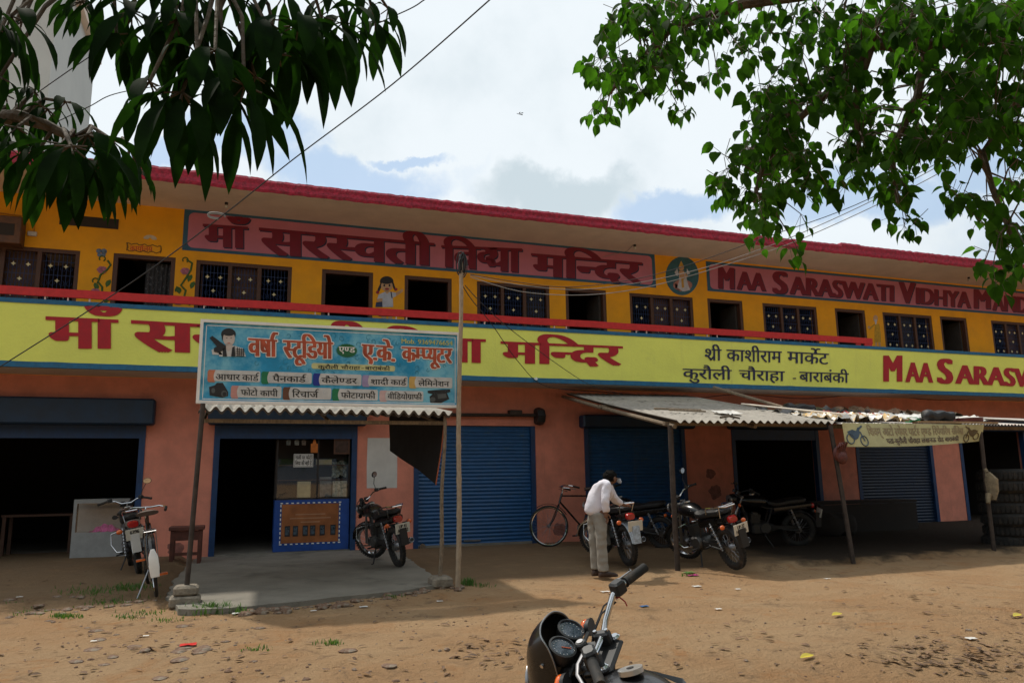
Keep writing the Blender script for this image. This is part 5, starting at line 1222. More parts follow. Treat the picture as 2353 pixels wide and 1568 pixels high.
    fs = [[j*n+i, j*n+(i+1) % n, (j+1)*n+(i+1) % n, (j+1)*n+i] for j in range(m) for i in range(n)]
    q = MF(); q.add(vs, fs); k0 = len(vs); cen = Vector((.62, 0, .93)); q.add([v+(cen-v)*.035 for v in vs], [f_[::-1] for f_ in fs])
    for i in range(n): q.f.append([i, (i+1) % n, k0+(i+1) % n, k0+i]); q.mi.append(0)
    fa = q.build('fairing', m_black, rt_, True)
    q = MF(); q.tube(rim2[:2*4*2+60]+[rim2[0]] if False else rim2+[rim2[0]], .0035, 6); q.build('fairing_trim', m_steel, fa, True)
    q = MF()
    for i_, j_ in ((int(n*.66), 3), (int(n*.80), 2)): p_ = Vector(vs[j_*n+i_]); q.disc(tuple(p_), .008, (.3, 1, 0), 12, .014)
    q.build('fairing_bolt', m_chrome, fa, True)
    q = MF(); q.disc((.735, 0, .88), .078, (1, 0, .1), 24, .03); q.build('headlight', m_steel, rt_, True)
    for s_ in (-1, 1):
        pts = [(.34, s_*.215, 1.075), (.40, s_*.17, 1.06), (.45, s_*.12, 1.0), (.48, s_*.07, .92), (.46, s_*.05, .80)]
        q = MF(); q.tube(pts, .004, 6); q.tube([(p0[0]+.012, p0[1]-s_*.02, p0[2]-.02) for p0 in pts], .0045, 6); q.build('control_cable', m_wire, hb, True)
    q = MF(); q.tube([(.345+.016*math.cos(t), -.215+.004*t/6, 1.08+.016*math.sin(t)) for t in [i*.5 for i in range(26)]], .003, 5); q.tube([(.34, -.215, 1.065), (.32, -.21, 1.04), (.315, -.20, 1.025)], .003, 5); q.tube([(.34, -.215, 1.09), (.325, -.22, 1.10)], .006, 5); q.build('red_thread', mat('red_thread', (.35, .02, .015), .8), hb, True)
pl_emb = mat('emblem_flap', (.40, .47, .55), .4, var=.3, scale=30)
def place(px, py, z=.02): p = at(px, py, z=z); return p
def root_for(rear, heading, k=-.62, s=1.0): h = R(heading); return Vector((rear.x-k*s*math.cos(h), rear.y-k*s*math.sin(h), rear.z))
moto('dark motorcycle with a grey tank at the left shop door behind the bicycle', root_for(Vector((-1.20, -2.6, .05)), 99), 99, 11, -10, tank=m_black, panel_=m_steel, plate=('', '6396')[1:], guard=m_paper, mirrors=(0, 1))
moto('black motorcycle leaning on the cement apron beside the wall poster', root_for(place(917, 1300, .03), 100), 100, 10, 34, plate=('UP 41', 'AX 8942'), mirrors=(0, 1), guard=m_blackpl)
moto('maroon motorcycle with a chrome rack beside the bending man', root_for(place(1446, 1298), 87), 87, 6, 38, tank=m_maroon, panel_=m_black, plate=None, guard=pl_emb, mudf=mat('tan_mudguard', (.33, .24, .15), .4), mirrors=(0, 0), bag=True)
moto('dusty black motorcycle leaning hard behind the iron awning post', root_for(place(1692, 1306), 89), 89, 15, 30, plate=('UP-32', 'HF-4056'), mirrors=(0, 1), guard=m_blackpl)
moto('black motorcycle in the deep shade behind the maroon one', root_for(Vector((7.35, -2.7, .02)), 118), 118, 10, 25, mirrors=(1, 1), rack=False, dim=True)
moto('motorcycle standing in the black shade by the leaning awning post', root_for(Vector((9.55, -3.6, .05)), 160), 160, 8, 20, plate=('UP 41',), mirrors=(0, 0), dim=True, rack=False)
moto('black motorcycle with a small fairing in the foreground', (1.618, -12.558, -.304), 95.4, 11.2, 41.5, plate=None, mirrors=(0, 0), group='', front=True, rack=True)

# ------------------------------------------------------------------ bicycles
def bicycle(label, loc, heading, lean, s=1., mud=m_black, mudflap=False, steer=0, rodbar=True):
    rt_ = thing('bicycle', label, 'bicycle', loc, (R(-lean), 0, R(heading)), 'old roadster bicycles', world=False); rt_.scale = (s, s, s)
    RW = .35; FX, RX = .58, -.52
    H = Vector((.36, 0, .90)); axis = Vector((-.33, 0, .85)).normalized(); FT = Matrix.Translation(H) @ Matrix.Rotation(R(steer), 4, axis) @ Matrix.Translation(-H)
    for nm, cx, T in (('front_wheel', FX, FT), ('rear_wheel', RX, None)):
        q = MB(); q.T = T; q.lathe([(RW-.02+.02*math.cos(a), .02*math.sin(a)) for a in [2*math.pi*i/8 for i in range(8)]], (cx, 0, RW), 'Y', 40); wo = q.build(nm, m_rubber, rt_, True)
        q = MB(); q.T = T; q.lathe([(RW-.042, -.015), (RW-.03, -.017), (RW-.036, 0), (RW-.03, .017), (RW-.042, .015), (RW-.05, 0)], (cx, 0, RW), 'Y', 40); q.build('rim', m_chrome, wo, True)
        q = MB(); q.T = T; q.lathe([(0, -.05), (.02, -.05), (.028, -.03), (.016, 0), (.028, .03), (.02, .05), (0, .05)], (cx, 0, RW), 'Y', 14, closed=False)
        for i in range(32):
            a = 2*math.pi*i/32; a2 = a+.9*(1 if (i//2) % 2 else -1); sg = .03 if i % 2 else -.03
            q.tube([(cx+.026*math.cos(a2), sg, RW+.026*math.sin(a2)), (cx+(RW-.045)*math.cos(a), 0, RW+(RW-.045)*math.sin(a))], .0014, 4)
        q.build('hub', m_steel, wo, True)
    q = MB(); q.tube([(.33, 0, .86), (-.17, 0, .85)], .014, 8); q.tube([(.37, 0, .76), (-.02, 0, .30)], .016, 8); q.tube([(-.20, 0, .93), (-.02, 0, .30)], .015, 8); q.tube([(.325, 0, .90), (.38, 0, .73)], .019, 8)
    for s_ in (-1, 1): q.tube([(-.02, s_*.03, .30), (RX, s_*.055, RW)], .009, 6); q.tube([(-.17, s_*.02, .84), (RX, s_*.055, RW)], .008, 6)
    q.build('frame', m_black, rt_, True)
    q = MB(); q.T = FT
    for s_ in (-1, 1): q.tube([(.385, s_*.02, .72), (.40, s_*.045, .68), (.50, s_*.05, .46), (FX, s_*.05, RW)], .010, 6)
    q.build('fork', m_black, rt_, True)
    q = MB(); q.T = FT; q.lathe([(RW+.022, -.03), (RW+.032, 0), (RW+.022, .03), (RW+.026, 0)], (FX, 0, RW), 'Y', 16, True, R(55), R(150)); q.build('front_mudguard', mud, rt_, True)
    q = MB(); q.lathe([(RW+.022, -.032), (RW+.034, 0), (RW+.022, .032), (RW+.027, 0)], (RX, 0, RW), 'Y', 22, True, R(50), R(190)); rm = q.build('rear_mudguard', mud, rt_, True)
    if mudflap:
        q = MB(); q.loft([((RX-.36, 0, .58), (0, .018, 0), (.008, 0, 0)), ((RX-.385, 0, .50), (0, .05, 0), (.012, 0, 0)), ((RX-.39, 0, .38), (0, .055, 0), (.012, 0, 0)), ((RX-.38, 0, .27), (0, .045, 0), (.01, 0, 0))], 14, 2.6); q.build('white_mud_flap', m_white, rm, True)
    q = MB(); q.T = FT; q.tube([(.325, 0, .88), (.30, 0, 1.0), (.34, 0, 1.02)], .012, 8)
    q.tube([(.10, .27, .98), (.22, .26, 1.01), (.32, .17, 1.03), (.35, .06, 1.02), (.35, -.06, 1.02), (.32, -.17, 1.03), (.22, -.26, 1.01), (.10, -.27, .98)], .011, 8)
    if rodbar: q.tube([(.14, .26, .95), (.25, .25, .975), (.34, .15, .99), (.35, 0, .98), (.34, -.15, .99), (.25, -.25, .975), (.14, -.26, .95)], .006, 6)
    hb = q.build('handlebar', m_chrome, rt_, True)
    for s_ in (-1, 1): q = MB(); q.T = FT; q.tube([(.08, s_*.27, .975), (.20, s_*.262, 1.006)], .017, 10); q.build('grip', m_rubber, hb, True)
    q = MB(); secs = [((-.36+.27*t, 0, .965+.01*math.sin(t*3)), (0, .105*(1-t)**.7+.022, 0), (0, 0, .028)) for t in [i/8 for i in range(9)]]; q.loft(secs, 12, 2.6); q.tube([(-.22, 0, .93), (-.20, 0, .85)], .012, 6); q.build('saddle', m_leather, rt_, True)
    q = MB()
    for y in (-.06, 0, .06): q.tube([(-.28, y, .77), (-.72, y, .77)], .006, 6)
    q.tube([(-.72, -.065, .77), (-.72, .065, .77)], .007, 6); q.tube([(-.30, -.065, .77), (-.30, .065, .77)], .007, 6)
    for s_ in (-1, 1): q.tube([(-.66, s_*.06, .77), (RX, s_*.06, RW)], .006, 6)
    q.build('carrier', m_steel, rt_, True)
    q = MB(); q.lathe([(.07, -.004), (.09, -.004), (.09, .004), (.07, .004)], (-.02, -.05, .30), 'Y', 24); q.tube([(-.02, -.07, .30), (.10, -.075, .18)], .009, 6); q.tube([(-.02, .07, .30), (-.14, .075, .42)], .009, 6); cr = q.build('crank', m_steel, rt_, True)
    for p0, s_ in (((.10, -.12, .18), -1), ((-.14, .12, .42), 1)): q = MB(); q.box(p0[0]-.035, p0[0]+.035, p0[1]-.05, p0[1]+.05, p0[2]-.012, p0[2]+.012); q.build('pedal', m_amber if mudflap else m_rubber, cr)
    q = MB(); q.box(-.50, .06, -.075, -.06, .26, .36, c=.006); q.build('chain_case', m_black, rt_)
    q = MB(); q.tube([(-.30, .05, .30), (-.42, .20, .02)], .009, 6); q.build('side_stand', m_steel, rt_, True)
    return rt_
bicycle('black bicycle with a white rear mud flap parked before the left shop', root_for(Vector((-.78, -4.90, .02)), 97, -.52), 97, 9, 1.0, mudflap=True, rodbar=False, steer=-12)
fc = at(1273, 1258, z=0.0)
bicycle('black roadster bicycle leaning on the salmon wall behind the bending man', (fc.x+.58*1.13, fc.y+.12, 0), 169, -6, 1.13, steer=4)

# ------------------------------------------------------------------ the man
def skin(name, chains, m, parent, sub=2, folds=0):
    """chains: list of point lists (pos, radius); a chain starting with an int continues from that vertex"""
    V, Ed, Rr = [], [], []
    for ch in chains:
        prev = None
        for it in ch:
            if isinstance(it, int): prev = it; continue
            V.append(Vector(it[0])); Rr.append(it[1] if isinstance(it[1], tuple) else (it[1], it[1])); i = len(V)-1
            if prev is not None: Ed.append((prev, i))
            prev = i
    me = bpy.data.meshes.new(name); me.from_pydata(V, Ed, []); o = bpy.data.objects.new(name, me); COL.objects.link(o)
    md = o.modifiers.new('s', 'SKIN'); md.use_smooth_shade = True; sb = o.modifiers.new('b', 'SUBSURF'); sb.levels = sub; sb.render_levels = sub
    for i, r_ in enumerate(Rr): me.skin_vertices[0].data[i].radius = r_; me.skin_vertices[0].data[i].use_root = (i == 0)
    bpy.context.view_layer.update(); dg = bpy.context.evaluated_depsgraph_get(); m2 = bpy.data.meshes.new_from_object(o.evaluated_get(dg)); bpy.data.objects.remove(o)
    q = MB(); q.v = [v.co.copy() for v in m2.vertices]; q.f = [list(p.vertices) for p in m2.polygons]; q.mi = [0]*len(q.f); bpy.data.meshes.remove(m2)
    if folds:
        nr = [Vector((0, 0, 0)) for _ in q.v]
        for f_ in q.f:
            a_ = (q.v[f_[1]]-q.v[f_[0]]).cross(q.v[f_[-1]]-q.v[f_[0]])
            for k in f_: nr[k] += a_
        q.v = [v+(n_.normalized() if n_.length else n_)*folds*(mnoise.noise(Vector((v.x*9, v.y*9, v.z*15)))+.6*mnoise.noise(Vector((v.x*20+v.z*14, v.y*20, v.z*6)))) for v, n_ in zip(q.v, nr)]
    return q.build(name, m, parent, True)
Y0 = -5.40
def J(px, py, dy=0.): return at(px, py, y=Y0+dy)
PM = thing('person', 'man in a white shirt and grey trousers bending over the maroon motorcycle', 'person', (4.85, -5.38, 0))
pel = J(1369, 1176); wst = J(1371, 1152); chs = J(1386, 1128); nkb = J(1396, 1112); nk = J(1400, 1106); hd = J(1403, 1099); crown = J(1404, 1091)
rs, re, rw, rh = J(1394, 1119, -.17), J(1390, 1149, -.22), J(1392, 1175, -.20), J(1392, 1183, -.20)
ls, le, lw, lh = J(1396, 1117, .17), J(1412, 1148, .24), J(1430, 1158, .26), J(1436, 1160, .27)
rhp, rk, ra = J(1379, 1182, -.09), J(1381, 1246, -.10), J(1386, 1308, -.09)
lhp, lk, la = J(1362, 1180, .09), J(1365, 1246, .08), J(1370, 1303, .09)
rt_toe = Vector((ra.x+.17, ra.y-.03, .03)); lf_toe = Vector((la.x+.16, la.y-.02, .03))
fingers = []
for base, wr in ((rh, rw), (lh, lw)):
    d = (base-wr).normalized()
    for k in range(4):
        o = Vector((.012, -.024+.016*k, 0)); L_ = (.062, .072, .068, .052)[k]; s0 = base+d*.035+o
        fingers.append([(s0, .010), (s0+d*L_*.5+Vector((.008, 0, 0)), .009), (s0+d*L_+Vector((-.008, 0, -.0)), .007)])
    fingers.append([(wr+d*.03+Vector((.02, -.02, 0)), .011), (wr+d*.06+Vector((.045, -.025, 0)), .010), (wr+d*.085+Vector((.05, -.022, 0)), .008)])
chains = [[(pel, .10), (wst, .085), (chs, .10), (nkb, .055), (nk, .05), (hd+Vector((.0, 0, -.02)), .085), (hd+Vector((.02, 0, .03)), .092), (crown+Vector((.02, 0, .0)), .06)],
    [2, (rs, .05), (re, .038), (rw, .026), (rh, (.03, .022)), (rh+(rh-rw).normalized()*.04, (.034, .016))], [2, (ls, .05), (le, .038), (lw, .026), (lh, (.03, .022)), (lh+(lh-lw).normalized()*.04, (.034, .016))],
    [0, (rhp, .085), (rk, .055), (ra, .04)], [0, (lhp, .085), (lk, .055), (la, .04)]]
body = skin('body', chains, m_skin, PM)
q = MB()
for f_ in fingers:
    qq = MB(); qq.tube([a for a, r_ in f_], [r_ for a, r_ in f_], 8); q.add(qq.v, qq.f)
q.build('fingers', m_skin, body, True)
q = MB(); q.ball(hd+Vector((.105, -.0, -.01)), .02, .016, .022, 8); q.ball(hd+Vector((.015, -.092, .0)), .02, .012, .032, 8); q.ball(hd+Vector((.015, .092, .0)), .02, .012, .032, 8); q.build('face_features', m_skin, body, True)
q = MB(); vs0 = len(q.v); q.ball(hd+Vector((-.012, 0, .030)), .100, .092, .088, 22)
q.v = [v+Vector((mnoise.noise(v*38)*.022, mnoise.noise(v*38+Vector((5, 0, 0)))*.022, mnoise.noise(v*34+Vector((0, 5, 0)))*.024)) for v in q.v]; q.build('hair', m_hair, PM, True)
q = MB(); cb_ = hd+Vector((.10, -.02, -.02)); q.loft([(cb_+Vector((0, 0, .025)), (0, .06, 0), (.02, 0, .0)), (cb_+Vector((.02, 0, -.02)), (0, .06, 0), (.018, 0, .004)), (cb_+Vector((.03, 0, -.045)), (0, .03, 0), (.008, 0, .0))], 14, 2.); q.build('cap_brim', mat('pale_blue_cap', (.50, .60, .74), .5), PM, True)
skin('shirt', [[(J(1364, 1186), (.150, .162)), (J(1366, 1164), (.148, .155)), (J(1376, 1138), (.142, .165)), (chs, (.135, .185)), (J(1391, 1114), (.10, .15)), (nkb, .062)],
    [3, (rs, .078), (rs.lerp(re, .5), .068), (re, .062), (re.lerp(rw, .55), .055), (rw+Vector((0, 0, .01)), .046), (rw+Vector((0, 0, -.012)), .046)], [3, (ls, .078), (le, .06), (lw, .045)]], m_shirt, PM, 3, .013)
skin('trousers', [[(J(1369, 1168), (.135, .14)), (J(1370, 1182), (.135, .15))], [1, (rhp+Vector((0, 0, -.05)), .098), (rhp.lerp(rk, .5), .088), (rk, .077), (rk.lerp(ra, .5), .074), (ra, .078), (ra+Vector((0, 0, -.02)), .078)], [1, (lhp+Vector((0, 0, -.05)), .098), (lhp.lerp(lk, .5), .088), (lk, .077), (lk.lerp(la, .5), .074), (la, .078), (la+Vector((0, 0, -.02)), .078)]], m_trouser, PM, 3, .010)
for a_, t_o in ((ra, rt_toe), (la, lf_toe)):
    q = MB(); b0 = Vector((a_.x-.07, a_.y, .0)); secs = []
    for t, wv_, hz_ in ((0, .022, .03), (.08, .038, .045), (.35, .038, .045), (.6, .046, .035), (.85, .042, .028), (1, .022, .018)): p_ = b0.lerp(Vector((t_o.x+.02, t_o.y, .0)), t); secs.append(((p_.x, p_.y, .0+hz_), (0, wv_, 0), (0, 0, hz_)))
    q.loft(secs, 12, 2.6); q.build('shoe', m_leather, PM, True)

# ------------------------------------------------------------------ trees
def leaf(mb, base, d0, L_, W_, droop, roll, kind=0):
    """curved, folded leaf: starts along d0 and bends down"""
    d = Vector(d0).normalized(); pts = [Vector(base)]; dirs = [d.copy()]; n = 6
    for i in range(n):
        d = (d+Vector((0, 0, -droop/n))).normalized(); pts.append(pts[-1]+d*(L_/n)); dirs.append(d.copy())
    prof = (.10, .55, .90, 1.0, .88, .50, 0.) if kind == 0 else (.35, .95, 1.0, .82, .52, .16, 0.)
    vs = []
    for i in range(n+1):
        t = dirs[i]; s_ = t.cross(Vector((0, 0, 1)))
        if s_.length < .05: s_ = Vector((1, 0, 0))
        s_.normalize(); s_ = Matrix.Rotation(roll, 3, t) @ s_; u_ = s_.cross(t); w_ = W_*.5*prof[i]
        vs += [pts[i]-s_*w_+u_*w_*.28, pts[i], pts[i]+s_*w_+u_*w_*.28]
    fs = []
    for i in range(n):
        a = i*3; fs += [[a, a+1, a+4, a+3], [a+1, a+2, a+5, a+4]]
    mb.add(vs, fs)
k1 = .4187
def added_foliage(mb, c, rad, n, L_, W_, seed, kind=0):
    """unseen foliage added above and behind the camera to shade the facade"""
    rr_ = random.Random(seed); c = Vector(c); clumps = []
    while len(clumps) < 60:
        v = Vector((rr_.gauss(0, .5), rr_.gauss(0, .5), rr_.gauss(0, .5)))
        if v.length < 1.1: clumps.append(Vector((v.x*rad[0], v.y*rad[1], v.z*rad[2]))+c)
    k = 0
    for _ in range(n*3):
        if k >= n: break
        p = clumps[rr_.randrange(60)]+Vector((rr_.gauss(0, .5), rr_.gauss(0, .5), rr_.gauss(0, .35))); v = p-CAM; z = v.dot(fw)
        if p.z < 2.6 or p.y > -11.2: continue
        if z > -.3:
            zz = max(z, .05); px = 1176+FPX*v.dot(rt)/zz; py = 784-FPX*v.dot(up)/zz
            if -420 < px < 2780 and -420 < py < 2000: continue
        a = rr_.uniform(0, 6.3); leaf(mb, p, Vector((math.cos(a), math.sin(a), rr_.uniform(-.8, .4))), L_*rr_.uniform(.7, 1.2), W_*rr_.uniform(.8, 1.2), rr_.uniform(.6, 2.), rr_.uniform(-.8, .8), kind); k += 1
W1 = [(1000, 505, 470, 9, 1.9), (820, 450, 320, 7, 2.0), (1190, 500, 470, 9, 1.85), (1340, 470, 520, 8, 1.8), (1175, 130, 380, 9, 2.1), (1400, 420, 280, 7, 2.0), (1450, 110, 430, 10, 2.2), (1640, 140, 430, 10, 2.2), (1760, 90, 440, 9, 2.3),
 (1890, 120, 310, 9, 2.4), (2060, 120, 260, 9, 2.6), (2130, 50, 220, 7, 2.6), (960, 120, 350, 10, 2.1), (720, 60, 380, 10, 2.2), (640, 190, 250, 7, 2.3), (450, 10, 190, 8, 2.3), (380, -30, 170, 7, 2.4), (560, -20, 230, 8, 2.3), (830, -30, 300, 9, 2.3),
 (1300, -20, 300, 9, 2.2), (1560, -30, 300, 9, 2.3), (1030, -60, 330, 9, 2.2), (1180, 280, 360, 8, 2.0), (1530, 300, 300, 8, 2.1), (1800, -20, 250, 8, 2.4), (1980, -10, 200, 8, 2.5), (1080, 300, 300, 7, 2.0), (900, 250, 180, 7, 2.1),
 (60, 90, 340, 9, 2.1), (-10, 200, 300, 8, 2.1), (0, 420, 160, 7, 2.2), (-60, 20, 300, 8, 2.1), (120, 120, 110, 5, 2.2), (20, 300, 120, 5, 2.2)]
W2 = [(180, 490, 130, 10, 2.5), (30, 520, 120, 7, 2.5), (360, 560, 210, 8, 2.4), (215, 820, 320, 9, 2.2), (390, 800, 420, 10, 2.05), (590, 750, 330, 9, 2.3), (710, 830, 230, 9, 2.5), (30, 800, 190, 8, 2.4), (340, 790, 340, 9, 2.2), (480, 740, 430, 9, 2.1), (140, 640, 180, 8, 2.4), (760, 930, 150, 7, 2.5), (90, 700, 200, 7, 2.3), (260, 600, 170, 8, 2.4), (560, 900, 280, 7, 2.2), (-30, 640, 200, 7, 2.4)]
TA = thing('leafy_tree', 'dark tree with long drooping leaves hanging into the upper left', 'tree', (-3.2, -14.6, 0))
mb = MB(); tw = MB()
LIM1 = [at(-900*k1, -500*k1, d=3.0), at(-200*k1, -260*k1, d=2.6), at(500*k1, -170*k1, d=2.4), at(1200*k1, -150*k1, d=2.3), at(1700*k1, -110*k1, d=2.4), at(2100*k1, -50*k1, d=2.6)]
LIM2 = [at(-700*k1, 760*k1, d=2.9), at(-100*k1, 650*k1, d=2.5), at(100*k1, 640*k1, d=2.4), at(260*k1, 690*k1, d=2.35), at(400*k1, 760*k1, d=2.3), at(620*k1, 760*k1, d=2.35), at(720*k1, 810*k1, d=2.45)]
def nearest(poly, p):
    best = None
    for i in range(len(poly)-1):
        for t in (0, .25, .5, .75): q_ = poly[i].lerp(poly[i+1], t); best = q_ if best is None or (q_-p).length < (best-p).length else best
    return best
r2 = random.Random(21)
for lst, lim in ((W1, LIM1), (W2, LIM2)):
    for (x, y, Lp, n, d) in lst:
        d += r2.uniform(-.12, .12)
        c = at(x*k1, y*k1, d=d); L_ = Lp*k1*d/FPX
        h_ = nearest(lim, c); tw.tube([h_, h_.lerp(c, .5)+Vector((r2.uniform(-.03, .03), 0, .03)), c], [.007, .005, .004], 6)
        a0 = r2.uniform(0, 6.3)
        for k in range(n-1):
            a = a0+2*math.pi*k/(n-1)+r2.uniform(-.25, .25); el_ = r2.uniform(-.9, .15)
            dr = Vector((math.cos(a), math.sin(a), math.tan(el_)))
            b0 = c+dr.normalized()*.012; pet = b0+dr.normalized()*L_*.12
            tw.tube([c, pet], .0022, 4); LL = L_*r2.uniform(.72, 1.05)
            leaf(mb, pet, dr, LL, LL*r2.uniform(.21, .27), r2.uniform(1.4, 3.2), r2.uniform(-.5, .5))
added_foliage(mb, (-3.2, -16.6, 6.0), (3.4, 3.2, 2.6), 1500, .34, .11, 3)  # out of view leaves, added to block sky light
mb.build('crown', m_leafA, TA, True)
tw.tube(LIM1, [.05, .035, .025, .02, .014, .008], 8); tw.tube(LIM2, [.04, .024, .018, .014, .010, .007, .005], 8); tw.build('branch', m_bark, TA, True)
q = MB(); q.tube([(-3.2, -14.6, -.1), (-3.15, -14.5, .6), (-3.0, -14.4, 1.6), (-2.6, -14.2, 2.6), tuple(LIM1[0].lerp(Vector((-2.4, -14.2, 2.8)), .5)), tuple(LIM1[0])], [.22, .17, .15, .12, .09, .05], 12); q.tube([(-2.9, -14.35, 1.8), tuple(LIM2[0].lerp(Vector((-2.9, -14.35, 1.8)), .4)+Vector((0, 0, .15))), tuple(LIM2[0])], [.09, .06, .04], 8); q.build('trunk', m_bark, TA, True)
# the heart-leaved tree at the right
k2 = lambda x, y: ((2133+x/1.384)/1.62968, (y/1.384)/1.62968)
EL = [(330, 220, 190, 200, 44), (200, 360, 110, 110, 14), (150, 590, 70, 70, 7), (300, 470, 90, 70, 8), (540, 450, 90, 90, 9), (570, 540, 70, 50, 5), (640, 220, 230, 140, 36), (730, 380, 60, 60, 5), (930, 220, 80, 110, 10), (560, 60, 240, 90, 26), (420, 30, 120, 60, 12), (900, 20, 200, 60, 12),
 (1080, 140, 100, 110, 8), (1400, 100, 250, 130, 40), (1280, 350, 230, 200, 56), (1090, 520, 130, 110, 18), (1040, 700, 170, 150, 36), (1130, 640, 120, 160, 22), (950, 900, 180, 150, 34), (1150, 900, 160, 160, 30), (800, 1000, 50, 90, 6), (980, 1100, 100, 90, 14), (960, 1240, 50, 40, 3), (1120, 1300, 60, 40, 4), (1070, 1180, 50, 60, 4), (1230, 1080, 50, 60, 4), (1320, 930, 40, 50, 3),
 (1500, 560, 120, 160, 26), (1500, 790, 100, 140, 22), (1640, 930, 110, 100, 14), (1440, 940, 50, 50, 4), (1740, 1130, 90, 80, 8), (1700, 1000, 60, 60, 5), (1800, 250, 250, 220, 56), (1850, 560, 220, 220, 52), (1750, 780, 130, 100, 14), (1950, 740, 140, 110, 16), (2150, 250, 220, 250, 62), (2150, 560, 170, 150, 30), (2280, 600, 90, 130, 12), (2050, 60, 320, 80, 36), (1660, 60, 160, 90, 20),
 (2040, 960, 80, 80, 8), (2000, 1000, 40, 40, 2), (2220, 780, 90, 60, 7), (2290, 920, 70, 100, 8), (2120, 1080, 70, 120, 9), (2260, 1180, 80, 120, 10), (2180, 1330, 60, 80, 5), (2320, 1380, 60, 120, 7), (2240, 1420, 30, 50, 2), (2420, 900, 100, 500, 30), (2500, 200, 160, 250, 40)]
TBR = thing('leafy_tree', 'tree with small heart shaped leaves hanging over the upper right', 'tree', (6.6, -13.6, 0))
mb = MB(); tw = MB(); r3 = random.Random(5)
def pp(x, y, d): return at(*k2(x, y), d=d)
LB = [[pp(2900, 150, 5.6), pp(2353, 100, 5.4), pp(2230, 190, 5.4), pp(1850, 230, 5.3), pp(1740, 250, 5.2), pp(1560, 230, 5.1), pp(1380, 440, 5.0), pp(1160, 640, 4.9), pp(1000, 860, 4.9), pp(950, 1050, 4.9)],
 [pp(2600, -150, 5.6), pp(1900, -90, 5.4), pp(1300, -40, 5.2), pp(900, 20, 5.1), pp(520, 150, 5.0), pp(380, 300, 4.9), pp(200, 480, 4.9)],
 [pp(2700, 300, 5.6), pp(2353, 480, 5.3), pp(2140, 800, 5.1), pp(2190, 980, 5.0), pp(2290, 1230, 4.9)], [pp(1850, 230, 5.3), pp(1800, 500, 5.2), pp(1660, 800, 5.1), pp(1700, 1050, 5.0)], [pp(1560, 230, 5.1), pp(1480, 500, 5.05), pp(1500, 800, 5.0)]]
for i, l_ in enumerate(LB): tw.tube(l_, [.05*(1-.85*j/len(l_))*(1 if i < 2 else .6) for j in range(len(l_))], 7)
for (cx, cy, rx, ry, n) in EL:
    for k in range(int(n*(.62 if cx > 1750 else .72))):
        a = r3.uniform(0, 6.3); rr = r3.uniform(0, 1)**.5; d = r3.uniform(4.4, 5.9)
        p = pp(cx+rx*rr*math.cos(a), cy+ry*rr*math.sin(a)-12, d)
        if r3.random() < .4:
            h_ = min((nearest(l_, p) for l_ in LB), key=lambda q_: (q_-p).length)
            if (h_-p).length < .9: tw.tube([h_, h_.lerp(p, .5)+Vector((0, 0, .05)), p], [.006, .004, .0025], 5)
        else: tw.tube([p+Vector((r3.uniform(-.1, .1), r3.uniform(-.1, .1), r3.uniform(.05, .10))), p], .002, 4)
        for j in range(r3.randint(4, 6)):
            a2 = r3.uniform(0, 6.3); pl_ = r3.uniform(.03, .07); dr = Vector((math.cos(a2), math.sin(a2), r3.uniform(-1.6, .2)))
            b0 = p+dr.normalized()*pl_+Vector((0, 0, r3.uniform(-.05, .05))); tw.tube([p, b0], .0015, 3); LL = r3.uniform(.062, .105)
            leaf(mb, b0, dr, LL, LL*r3.uniform(.62, .8), r3.uniform(.8, 2.6), r3.uniform(-1.2, 1.2), 1)
added_foliage(mb, (6.2, -15.4, 6.6), (4.2, 4.2, 3.0), 2800, .26, .2, 4, 1); added_foliage(mb, (2.2, -17.5, 7.2), (3.6, 2.6, 1.8), 1200, .26, .2, 5, 1)  # more unseen leaves added to keep sky light off the shops
mb.build('crown', m_leafB, TBR, True); tw.build('branch', m_bark, TBR, True)
q = MB(); q.tube([(6.6, -13.6, -.1), (6.5, -13.5, 1.), (6.3, -13.3, 2.4), tuple(LB[0][0].lerp(Vector((6.3, -13.3, 2.6)), .4)), tuple(LB[0][0])], [.32, .25, .21, .14, .07], 12)
for l_ in (LB[1], LB[2]): q.tube([(6.3, -13.3, 2.2), tuple(l_[0].lerp(Vector((6.3, -13.3, 2.2)), .4)), tuple(l_[0])], [.15, .09, .05], 9)
q.build('trunk', m_bark, TBR, True)

# ------------------------------------------------------------------ cables
def cable(pts, r, m, label, name='overhead_cable', group=None):
    P3 = [at(x, y, y=yy) for x, y, yy in pts]; out_ = []
    for i in range(len(P3)-1):                                # Catmull-Rom
        p0, p1, p2, p3 = P3[max(0, i-1)], P3[i], P3[i+1], P3[min(len(P3)-1, i+2)]
        for j in range(8):
            t = j/8; out_.append(.5*((2*p1)+(p2-p0)*t+(2*p0-5*p1+4*p2-p3)*t*t+(3*p1-p0-3*p2+p3)*t**3))
    out_.append(P3[-1]); b = MB(); b.tube(out_, r, 6); return solo(b, name, m, label, 'cable', group, True)
c1 = cable([(1190, -60, -9.0), (1125, 0, -8.6), (900, 195, -7.3), (675, 365, -6.2), (515, 492, -5.5), (300, 650, -4.8), (0, 842, -4.0), (-120, 915, -3.6)], .0075, m_wire, 'long black cable running down from top centre to the left edge')
b = MB(); p = at(505, 498, y=-5.45)
for k in range(3): b.tube([p+Vector((.10*math.cos(t)-.04, 0, .035*math.sin(t)+.01*k)) for t in [i*.5 for i in range(11)]], .006, 5)
solo(b, 'wire_knot', m_wirew, 'loop of pale wire tied round the long black cable', 'wire')
cable([(1010, -25, -9), (975, 0, -8.7), (915, 33, -8.4), (700, 120, -7.5), (400, 190, -6.3), (264, 216, -5.7), (201, 247, -5.5), (90, 300, -5), (-60, 380, -4.5)], .006, m_wire, 'upper black cable passing behind the left tree from the top of the picture')
